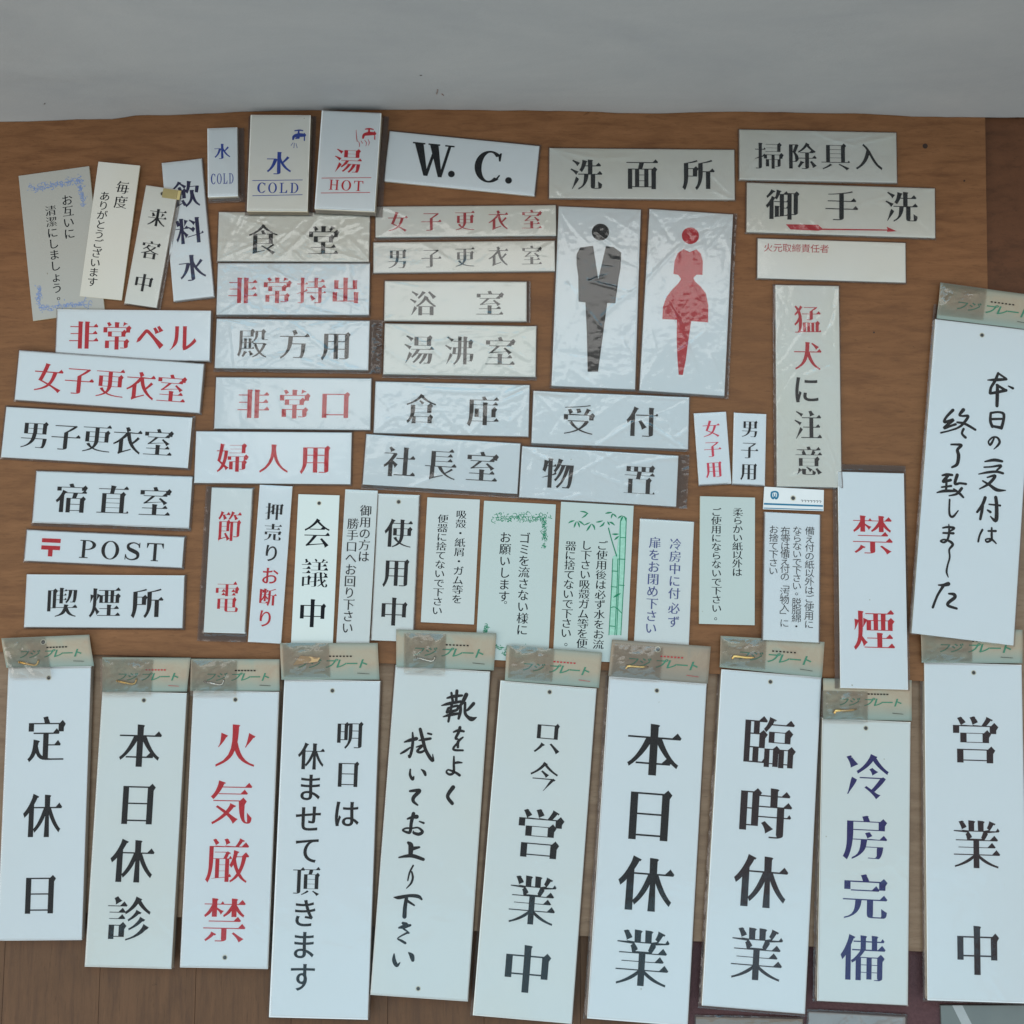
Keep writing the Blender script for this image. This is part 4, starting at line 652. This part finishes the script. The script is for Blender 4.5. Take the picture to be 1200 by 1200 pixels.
# pale wall panel standing behind the signs, its foot slightly wavy
def panel():
    px = [-900, -600, -435, -341, -319, -181, -73, 36, 116, 189, 290, 348, 435, 600, 900]
    py = [330, 331, 332.8, 335.3, 338.4, 342.7, 343.5, 342.7, 340.4, 341.9, 340.2, 337.4, 336.6, 336, 335]
    def Y(x):
        for i in range(len(px)-1):
            if x <= px[i+1]:
                t = (x-px[i])/(px[i+1]-px[i]); t = t*t*(3-2*t); return py[i]*(1-t)+py[i+1]*t
        return py[-1]
    nx, nz_ = 180, 30; vs = []; fs = []
    H_ = 290.
    for side in (0, 1):
        for j in range(nz_+1):
            z = H_*(j/nz_)**1.6
            for i in range(nx+1):
                x = -900+1800*i/nx
                k = math.exp(-z/45.)
                y = Y(x)*k+(340+.012*x*0)*(1-k)
                y += .5*noise.noise(Vector((x*.05, 0, 0)))*math.exp(-z/6.)
                y += .7*noise.noise(Vector((x*.003, z*.006, 2)))
                if x < -120: y -= .9*math.exp(-((z-(63+.05*(x+435)))/2.2)**2)*min(1, (-120-x)/160)
                zz = z-.2+(.35+.6*noise.noise(Vector((x*.03, 5, 0))) if j == 0 else 0)
                vs.append((x*MM, (y+(22 if side else 0))*MM, zz*MM))
    o = (nx+1)*(nz_+1)
    for j in range(nz_):
        for i in range(nx):
            a = j*(nx+1)+i; fs.append((a, a+1, a+nx+2, a+nx+1)); fs.append((o+a+1, o+a, o+a+nx+1, o+a+nx+2))
    for i in range(nx):
        a = nz_*(nx+1)+i; fs.append((a, a+1, o+a+1, o+a)); fs.append((i+1, i, o+i, o+i+1))
    def b(nt, N):
        v = coords(nt)
        f = nz(nt, coords(nt, (1, 1, 2.5)), 5, 7, .68, .5); sp = nz(nt, v, 70, 2, .6)
        col = mix(nt, ramp(nt, f, [(.35, (0, 0, 0)), (.7, (1, 1, 1))]), (.375, .38, .378), (.315, .325, .333))
        col = mix(nt, ramp(nt, sp, [(.86, (0, 0, 0)), (.88, (1, 1, 1))]), col, (.30, .27, .24))
        return principled(nt, col, .55, .3, bump(nt, nz(nt, v, 90, 5, .7), .25, .0012))
    ob = from_py('wall_panel', vs, fs, mat('grey_white_paint', b), None, True)
    for mx, mz, l, a, c in ((-61, 34, 8, 1.4, (.26, .19, .16)), (-57, 29, 3, 2.0, (.28, .18, .15)), (-72, 60, 1.6, 0, (.12, .11, .10)), (-386, 24, 2.0, .8, (.18, .17, .16))):
        pts = [(mx-math.cos(a)*l/2, mz-math.sin(a)*l/2), (mx+math.cos(a)*l/2, mz+math.sin(a)*l/2)]
        yy = lambda x, z: ((Y(x)*math.exp(-z/45.)+340*(1-math.exp(-z/45.)))-1.9+.7*noise.noise(Vector((x*.003, z*.006, 2))))*MM
        v_, f_ = tube([(x*MM, yy(x, z)+.0016, z*MM) for x, z in pts], .0004, 6)
        from_py('scuff_mark', v_, f_, edge_mat('scuff_%.2f' % c[0], c), ob)
    prop(ob, label='pale grey wall panel standing upright behind the upper board, foot slightly wavy', category='panel')
panel()

# ------------------------------------------------------------ signs
def frame(d):
    nm, cat, grp, label, th, zt, zb, fm, wr, tint = META[d['k']]
    o = bpy.data.objects.new(nm, None); COL.objects.link(o); o.empty_display_size = .02
    o.location = (d['c'][0]*MM, d['c'][1]*MM, (zt+zb)/2*MM+.00015)
    tilt = math.atan2(zt-zb, d['h'])
    o.rotation_euler = Matrix.Rotation(math.radians(d['a']), 3, 'Z').to_4x4().to_euler()
    o.rotation_euler = (Matrix.Rotation(math.radians(d['a']), 3, 'Z') @ Matrix.Rotation(tilt, 3, 'X')).to_euler()
    o.scale = (MM,)*3
    prop(o, label=label, category=cat, group=grp)
    return o
def card_mat(name, ca, cb, cc, cd):
    def b(nt, N):
        v = coords(nt)
        sep = N('ShaderNodeSeparateXYZ'); nt.links.new(v, sep.inputs[0])
        f = nz(nt, v, .05, 4, .6, .6)
        f3 = nz(nt, coords(nt, (1, 1, 1), (40, 7, 0)), .035, 3, .6, .8)
        col = ramp(nt, f, [(.38, ca), (.55, cb), (.68, cc)])
        col = mix(nt, ramp(nt, f3, [(.45, (0, 0, 0)), (.7, (1, 1, 1))]), col, cb)
        at = N('ShaderNodeAttribute', attribute_name='print_v')
        col = mix(nt, ramp(nt, at.outputs['Fac'], [(.0, (.6, .6, .6)), (.22, (0, 0, 0)), (.55, (0, 0, 0)), (.95, (1, 1, 1))]), col, cd)
        return principled(nt, col, .45, .4, bump(nt, nz(nt, v, .9, 3), .1, .1))
    return mat(name, b)
CARDM = card_mat('printed_header_card', (.36, .28, .20), (.37, .32, .235), (.30, .32, .25), (.235, .30, .265))
CARDB = card_mat('brown_header_card', (.29, .22, .16), (.32, .25, .18), (.26, .23, .18), (.22, .21, .175))
WHITECARD = mat('white_paper', lambda nt, N: principled(nt, mix(nt, nz(nt, coords(nt), .08, 3), (.74, .75, .74), (.66, .67, .67)), .5, .4))
BRASS = mat('brass', lambda nt, N: principled(nt, mix(nt, nz(nt, coords(nt), 3, 3), (.85, .58, .22), (.65, .40, .14)), .28, .5, None, 1))
STEEL = mat('steel', lambda nt, N: principled(nt, mix(nt, nz(nt, coords(nt), 3, 3), (.72, .70, .66), (.5, .48, .45)), .25, .5, None, 1))
TANPAD = mat('tan_adhesive_pad', lambda nt, N: principled(nt, mix(nt, nz(nt, coords(nt), .4, 3), (.55, .36, .17), (.46, .30, .15)), .45, .4))
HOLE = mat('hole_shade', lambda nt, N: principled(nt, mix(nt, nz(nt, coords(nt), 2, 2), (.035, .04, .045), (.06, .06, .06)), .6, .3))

def hole(x, y, z, r, par, nm='screw_hole'):
    bm = bmesh.new(); n = 18
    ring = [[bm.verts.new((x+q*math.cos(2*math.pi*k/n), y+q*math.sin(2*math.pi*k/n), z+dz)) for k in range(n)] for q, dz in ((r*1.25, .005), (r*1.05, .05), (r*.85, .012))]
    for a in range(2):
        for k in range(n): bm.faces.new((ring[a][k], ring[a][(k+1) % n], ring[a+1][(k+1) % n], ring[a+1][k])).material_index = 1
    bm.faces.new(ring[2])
    bmesh.ops.recalc_face_normals(bm, faces=bm.faces[:])
    me = bpy.data.meshes.new(nm); bm.to_mesh(me); bm.free()
    return link(nm, me, [HOLE, EDGE['w']], par)

def scroll(d, par, z, col):
    """leafy printed border: rows of small curls across the top, a corner drop and a foot row"""
    rnd = random.Random(3 if col == 'b' else 5); I = Ink(z); w, h = d['w'], d['h']
    def curl(x, y, r, a):
        pts = []
        tw = rnd.choice((-1, 1))
        for k in range(6):
            t = k/5; ang = a+tw*t*4.4; rr = r*(1-.55*t)
            pts.append((x+math.cos(ang)*rr, y+math.sin(ang)*rr, .28+.25*math.sin(t*3.1)))
        I._st(pts, 3)
    def leaf(x, y, l, a): I._st([(x, y, .1), (x+math.cos(a)*l*.5, y+math.sin(a)*l*.5, l*.38), (x+math.cos(a)*l, y+math.sin(a)*l, .08)], 3)
    def run(x0, y0, x1, y1, n, spread, r):
        for k in range(n):
            t = (k+.5)/n; x = x0+(x1-x0)*t+rnd.gauss(0, .5); y = y0+(y1-y0)*t+rnd.gauss(0, spread)
            curl(x, y, rnd.uniform(.6, 1)*r, rnd.uniform(0, 6.3))
            for _ in range(2): leaf(x+rnd.gauss(0, 1), y+rnd.gauss(0, spread), rnd.uniform(1., 2.1), rnd.uniform(0, 6.3))
        I._st([(x0, y0, .12), ((x0+x1)/2+.4, (y0+y1)/2+1.2, .25), (x1, y1, .12)], 8)
    run(-w*.36, h*.395, w*.40, h*.41, 34, 1.9, 2.3)
    run(w*.34, h*.40, w*.37, h*.24, 18, 1.6, 2.2)
    run(-w*.37, -h*.28, -w*.40, -h*.42, 14, 1.5, 2.2)
    run(-w*.40, -h*.42, w*.34, -h*.445, 30, 1.5, 2.1)
    I.build('leaf_border', ink('v' if col == 'b' else 'g'), par)

CARD_W = 0
def header(d, par, zc, th):
    """printed card stapled over the bag mouth, with its lettering and a pouch of hanging hardware"""
    q = d['card']; rnd = random.Random(d['k']+'c')
    brown = d['k'] == 'kyugyo'
    def at(u, v):     # u 0..1 left to right, v 0..1 top to bottom
        a = [q[0][i]+(q[1][i]-q[0][i])*u for i in (0, 1)]; b = [q[3][i]+(q[2][i]-q[3][i])*u for i in (0, 1)]
        return (a[0]+(b[0]-a[0])*v, a[1]+(b[1]-a[1])*v)
    nu, nv = 26, 10
    sd = rnd.uniform(0, 99)
    Zf = lambda u, v: zc+.5*noise.noise(Vector((u*3, v*2, sd)))+.35*math.sin(v*3.1)
    vs = []; fs = []
    for s in (0, 1):
        for j in range(nv+1):
            for i in range(nu+1):
                u, v = i/nu, j/nv; x, y = at(u, v); vs.append((x, y, Zf(u, v)-(.35 if s else 0)))
    o = (nu+1)*(nv+1)
    for j in range(nv):
        for i in range(nu):
            a = j*(nu+1)+i; fs.append((a+nu+1, a+nu+2, a+1, a)); fs.append((o+a, o+a+1, o+a+nu+2, o+a+nu+1))
    B = [i for i in range(nu+1)]+[j*(nu+1)+nu for j in range(1, nv+1)]+[nv*(nu+1)+i for i in range(nu-1, -1, -1)]+[j*(nu+1) for j in range(nv-1, 0, -1)]
    for k in range(len(B)):
        a, b = B[k], B[(k+1) % len(B)]; fs.append((a, b, o+b, o+a))
    c = from_py('header_card', vs, fs, CARDB if brown else CARDM, par, True)
    at_ = c.data.attributes.new('print_v', 'FLOAT', 'POINT')
    at_.data.foreach_set('value', [j/nv for s in (0, 1) for j in range(nv+1) for i in range(nu+1)])
    # lettering on the card
    L = Vector(at(1, .5))-Vector(at(0, .5)); W_ = L.length; ca, sa = L.x/W_, L.y/W_
    I = Ink(0)
    txt = 'フジプレート'; n = len(txt); em = W_*.112; us = (.23, .35, .51, .62, .73, .84)
    for k, ch in enumerate(txt):
        u = us[k]
        p, f = glyph(ch, 'B')
        cx, cy = at(u, .56); z = Zf(u, .56)+.10
        sl = .28 if ch != 'ー' else 0
        vv = [((a+sl*b)*em*1.12, b*em*.92) for a, b in p]
        off = len(I.v)
        I.v += [(cx+x*ca-y*sa, cy+x*sa+y*ca, z+.15) for x, y in vv]; I.f += [tuple(i+off for i in t) for t in f]
    from_py('card_lettering', I.v, I.f, ink('j'), c)
    # tiny red and dark print above, underline at the right: too small to read in the photograph
    J = Ink(zc+.9)
    for k in range(7):
        x, y = at(.50+k*.035, .36); J.add([(x, y-.5), (x+1.6, y-.5), (x+1.6, y+.5), (x, y+.5)], [(0, 1, 2, 3)])
    a, b = at(.78, .82), at(.90, .84); J._st([(*a, .35), (*b, .3)], 3)
    J.build('fine_print', ink('q' if rnd.random() < .5 else 'd'), c)
    if d['k'] in ('teikyubi', 'kyugyo'):
        x, y = at(.47, .18); hole(x, y, Zf(.47, .18)+.12, 1.9, c, 'hang_hole')
    if d.get('pouch'):
        a0, a1, b0, b1 = d['pouch']; nu2, nv2 = 46, 34; vs = []
        for j in range(nv2+1):
            for i in range(nu2+1):
                u, v = i/nu2, j/nv2; x, y = at(a0+(a1-a0)*u, b0+(b1-b0)*v)
                e = min(u, 1-u, v, 1-v)
                z = Zf(min(1, max(0, a0+(a1-a0)*u)), v)+.5+1.7*min(1, e*6)*abs(noise.noise(Vector((u*2.2+sd, v*2.2+u, 1))))+.55*abs(noise.noise(Vector((u*4-v*2, v*6+u*3, sd))))*min(1, e*8)+.8*min(1, e*4)
                vs.append((x, y, z))
        fs = [((j+1)*(nu2+1)+i, (j+1)*(nu2+1)+i+1, j*(nu2+1)+i+1, j*(nu2+1)+i) for j in range(nv2) for i in range(nu2)]
        po = from_py('hardware_pouch', vs, fs, POUCH, par, True)
        hk = d.get('hook')
        if hk:
            cx, cy = at(a0+(a1-a0)*.52, b0+(b1-b0)*(.66 if hk != 'T' else .5)); z = zc+1.1
            ang = {'L': -.22, 'G': .12, 'S': -.25, 'T': .05}[hk]+rnd.uniform(-.06, .06)
            c_, s_ = math.cos(ang), math.sin(ang)
            T = lambda pts: [(cx+x*c_-y*s_, cy+x*s_+y*c_, z+zz) for x, y, zz in pts]
            if hk == 'T':
                from_py('adhesive_pad', T([(-11, -3.5, 0), (9, -1, 0), (11, 2, 0), (-5, 4, 0), (-11, -3.5, .8), (9, -1, .8), (11, 2, .8), (-5, 4, .8)]), [(3, 2, 1, 0), (4, 5, 6, 7), (0, 1, 5, 4), (1, 2, 6, 5), (2, 3, 7, 6), (3, 0, 4, 7)], TANPAD, po)
            else:
                pts = [(-9, 0, 0), (-4, 0, 0), (1, 0, 0), (4.5, .1, 0), (6.2, 1.0, 0), (6.8, 2.8, 0), (6.8, 5.2, 0)] if hk != 'G' else [(-9.5, -.8, 0), (-8, 1.3, 0), (-5, 1.2, 0), (1, .6, 0), (6, .5, 0), (9, .8, 0)]
                rr = [.35, .85, .85, .85, .85, .85, .8] if hk != 'G' else [1.1, 1.3, 1.3, 1.1, .8, .5]
                v_, f_ = tube(T(pts), rr, 10)
                from_py('hook', v_, f_, STEEL if hk == 'S' else BRASS, po, True)
                if hk != 'G':     # screw thread rings
                    for k in range(6):
                        t = -8+k*1.3; tv, tf = tube(T([(t, 0, 0), (t+.35, 0, 0)]), 1.12, 10)
                        if k == 0: av, af = [], []
                        o2 = len(av); av += tv; af += [tuple(i+o2 for i in f) for f in tf]
                    from_py('screw_thread', av, af, STEEL if hk == 'S' else BRASS, po)

for si, d in enumerate(SIGNS):
    nm, cat, grp, label, th, zt, zb, fm, wr, tint = META[d['k']]
    root = frame(d); w, h = d['w'], d['h']
    box('plate', w, h, th, PL[tint], root, .30, 0, edge=EDGE[tint])
    z = th+.03
    byc = {}
    for t in d['t']:
        byc.setdefault(t[7], []).append(t)
    for col, L in byc.items():
        for s, u0, v0, u1, v1, gw, gh, _ in L:
            if all(ord(c) < 128 for c in s):
                I = Ink(z)
                if len(s) == 1: latin(I, s, u0, v0, gw, gh)
                else:
                    wl = {'I': .4, 'L': .85}; n = len(s); pitch = gw/n
                    for k, ch in enumerate(s):
                        if gw > 40: J = Ink(z); latin(J, ch, u0-gw/2+pitch*(k+.5), v0, pitch*.80, gh); J.build('character', ink(col), root)
                        else: latin(I, ch, u0-gw/2+pitch*(k+.5), v0, pitch*.80, gh)
                I.build('character' if len(s) == 1 else 'text_line', ink(col), root)
                continue
            n = len(s); style = 'M' if gw > 12.2 else 'S' if gw > 8.2 else 'T'
            I = Ink(z)
            vert = n > 1 and abs(v1-v0) > abs(u1-u0)
            for k, ch in enumerate(s):
                f = k/(n-1) if n > 1 else 0
                x, y = u0+(u1-u0)*f, v0+(v1-v0)*f; rot = 0
                if ch in '「」' : rot = 1
                if ch == '。' and n > 1: x += gw*.3; y += gh*.3
                I.glyph(ch, x, y, gw, gh, style, rot)
                if style == 'M': I.build('character', ink(col), root); I = Ink(z)
            if style != 'M': I.build('text_line', ink(col), root)
    if 'holes' in d:
        for x, y in d['holes']: hole(x, y, th, 1.65, root)
    if 'scroll' in d: scroll(d, root, z, d['scroll'])
    if 'brush' in d:
        I = Ink(z)
        for s in d['brush']: I._st([(x, y, q*1.12) for x, y, q in s], 7)
        I.build('lettering', ink('k'), root)
    if 'brush2' in d:
        I = Ink(z)
        for s in d['brush2']: I._st(s, 5)
        for a, b in d['lines']:
            J = Ink(z); J._st([(*a, .55), (*b, .55)], 2); J.build('rule_line', ink('b' if d['k'] == 'mizu' else 'r'), root)
        I.build('tap_drawing', ink('b' if d['k'] == 'mizu' else 'r'), root)
    if 'bamboo' in d:
        I = Ink(z); I.poly(d['bamboofill']); I.build('bamboo_tint', ink('l'), root)
        I = Ink(z+.08)
        for s in d['bamboo']: I._st(s, 5)
        I.build('bamboo_drawing', ink('g'), root)
    if 'postmark' in d:
        x, y, a, b = d['postmark']; I = Ink(z)
        I.poly([(x-a/2, y+b/2), (x-a/2, y+b*.27), (x+a/2, y+b*.27), (x+a/2, y+b/2)]); I.poly([(x-a/2, y+b*.1), (x-a/2, y-b*.13), (x+a/2, y-b*.13), (x+a/2, y+b*.1)])
        I.poly([(x-a*.12, y-b*.12), (x-a*.12, y-b/2), (x+a*.12, y-b/2), (x+a*.12, y-b*.12)])
        I.build('postal_mark', ink('r'), root)
    if 'fig' in d:
        I = Ink(z)
        for p in d['fig']: I.poly(p)
        if 'head' in d:
            I.disc(*d['head'], 32)
            I.build('figure', ink('d' if d['k'] == 'man' else 'r'), root)
            if d['k'] == 'man':
                J = Ink(z+.12); hx, hy, hr = d['head']
                J.add([(hx+2.4, hy-32.2), (hx+7, hy-31.8), (hx+7, hy-30.4), (hx+2.4, hy-30.8)], [(0, 1, 2, 3)]); J.build('pocket_mark', ink('k'), root)
        else: I.build('arrow', ink('r'), root)
    if d['k'] == 'raikyaku':
        box('tape', 15, 8, .12, TAPE, root, 0, th+.02, w/2-5.2, h/2-4.6)
    if 'card2' in d:
        q = d['card2']; vs = [(x, y, th+.9) for x, y in q]+[(x, y, th+.5) for x, y in q]
        c = from_py('header_card', vs, [(3, 2, 1, 0), (4, 5, 6, 7), (0, 1, 5, 4), (1, 2, 6, 5), (2, 3, 7, 6), (3, 0, 4, 7)], WHITECARD, root)
        at = lambda u, v: tuple((q[0][i]+(q[1][i]-q[0][i])*u)*(1-v)+(q[3][i]+(q[2][i]-q[3][i])*u)*v for i in (0, 1))
        I = Ink(th+.93)
        I.add([at(0.01, .80), at(.99, .80), at(.99, .72), at(0.01, .72)], [(0, 1, 2, 3)]); I.add([at(0.01, .97), at(.99, .97), at(.99, .93), at(0.01, .93)], [(0, 1, 2, 3)])
        x, y = at(.18, .38)
        I._st([(x-2.4, y+2.6, 1.5), (x-2.6, y-.5, 1.6), (x-1.2, y-2.4, 1.5), (x, y-1, 1.3), (x+1.2, y-2.4, 1.5), (x+2.6, y-.5, 1.6), (x+2.4, y+2.6, 1.5), (x, y+3.4, 1.4), (x-2.4, y+2.6, 1.5)], 5)
        I._st([(x-.9, y+1.6, .7), (x-.8, y-.4, .7)], 3); I._st([(x+.9, y+1.6, .7), (x+.8, y-.4, .7)], 3)
        TEAL = mat('ink_teal', lambda nt, N: principled(nt, mix(nt, nz(nt, coords(nt), .3, 2), (.005, .13, .24), (.01, .17, .29)), .4, .4))
        I.build('emblem_and_band', TEAL, c)
        x, y = at(.49, .45); hole(x, y, th+.92, 1.9, c, 'hang_hole')
        I = Ink(th+.93)
        for k in range(7):
            x, y = at(.64+k*.05, .56); I._st([(x-.8, y+.6, .4), (x+.9, y+.5, .4), (x+.1, y-.8, .4)], 3)
        I.build('fine_print', ink('d'), c)
    if fm:
        big = grp.startswith('tall hang')
        film('film_sleeve', w, h, fm, th, 0 if not big else 1.5, wr, root, FILM_CREASED if wr > .8 else FILM_TIGHT, si+11.)
    if 'card' in d:
        header(d, root, (3.6+3.8) if th == 5 else th+1.2, th)

# ------------------------------------------------------------ things lying on the floor below the bottom row
mt = None
def matb(nt, N):
    v = coords(nt)
    f = nz(nt, v, 240, 4, .7); g = nz(nt, v, 9, 3)
    col = mix(nt, ramp(nt, f, [(.35, (0, 0, 0)), (.7, (1, 1, 1))]), (.075, .034, .040), (.125, .060, .068))
    return principled(nt, mix(nt, g, col, (.10, .055, .055)), .85, .2, bump(nt, f, .8, .002))
mt = board('floor_mat', [(128, -330), (470, -336), (480, -640), (120, -640)], -9.2, -12.2, mat('maroon_mat', matb), 'maroon mat on the floor below the bottom right signs')
mt['category'] = 'mat'; mt.location.z = .00
def packet(name, cx, cy, w, h, a, z, material, label, cat, wr, seed):
    root = bpy.data.objects.new(name, None); COL.objects.link(root)
    root.location = (cx*MM, cy*MM, z*MM); root.rotation_euler = (0, 0, math.radians(a)); root.scale = (MM,)*3
    prop(root, label=label, category=cat)
    return root
pk = packet('film_packet', 270, -424, 80, 60, -3, -9.1, None, 'silvery crinkled film packet peeking out at the bottom edge', 'packet', 2, 5)
SILV = mat('grey_inner_sheet', lambda nt, N: principled(nt, mix(nt, nz(nt, coords(nt), .12, 4), (.42, .38, .36), (.30, .27, .26)), .35, .5))
box('sheet', 76, 56, 1.2, SILV, pk, .2, 0)
film('film_sleeve', 76, 56, (1.5, 1.5, 2, 1), 1.2, 0, 3, pk, FILM_CREASED, 71.)
tn = packet('paper_packet', 186, -424, 84, 50, -1.2, -9.1, None, 'tan paper packet just showing below the 臨時休業 sign', 'packet', 2, 6)
box('paper', 84, 50, 1.5, mat('tan_paper', lambda nt, N: principled(nt, mix(nt, nz(nt, coords(nt), .1, 4), (.36, .28, .22), (.28, .21, .17)), .6, .3)), tn, .2, 0)
film('film_sleeve', 84, 50, (1, 1, 1.5, 1), 1.5, 0, 2, tn, FILM_CREASED, 72.)
fo = packet('folder', 392, -440, 110, 100, 0, -9.1, None, 'grey green folder with a diagonal pale strip at the bottom right corner', 'folder', 0, 7)
FG = mat('grey_green_card', lambda nt, N: principled(nt, mix(nt, nz(nt, coords(nt), .05, 4), (.15, .17, .16), (.11, .13, .13)), .4, .5))
box('cover', 110, 102, 2.4, FG, fo, .3, 0)
from_py('strip', [(-46, 51, 2.46), (-38, 51, 2.46), (-4, -20, 2.46), (-12, -20, 2.46)], [(3, 2, 1, 0)], mat('pale_strip', lambda nt, N: principled(nt, mix(nt, nz(nt, coords(nt), .2, 3), (.36, .38, .38), (.30, .32, .32)), .3, .5)), fo)
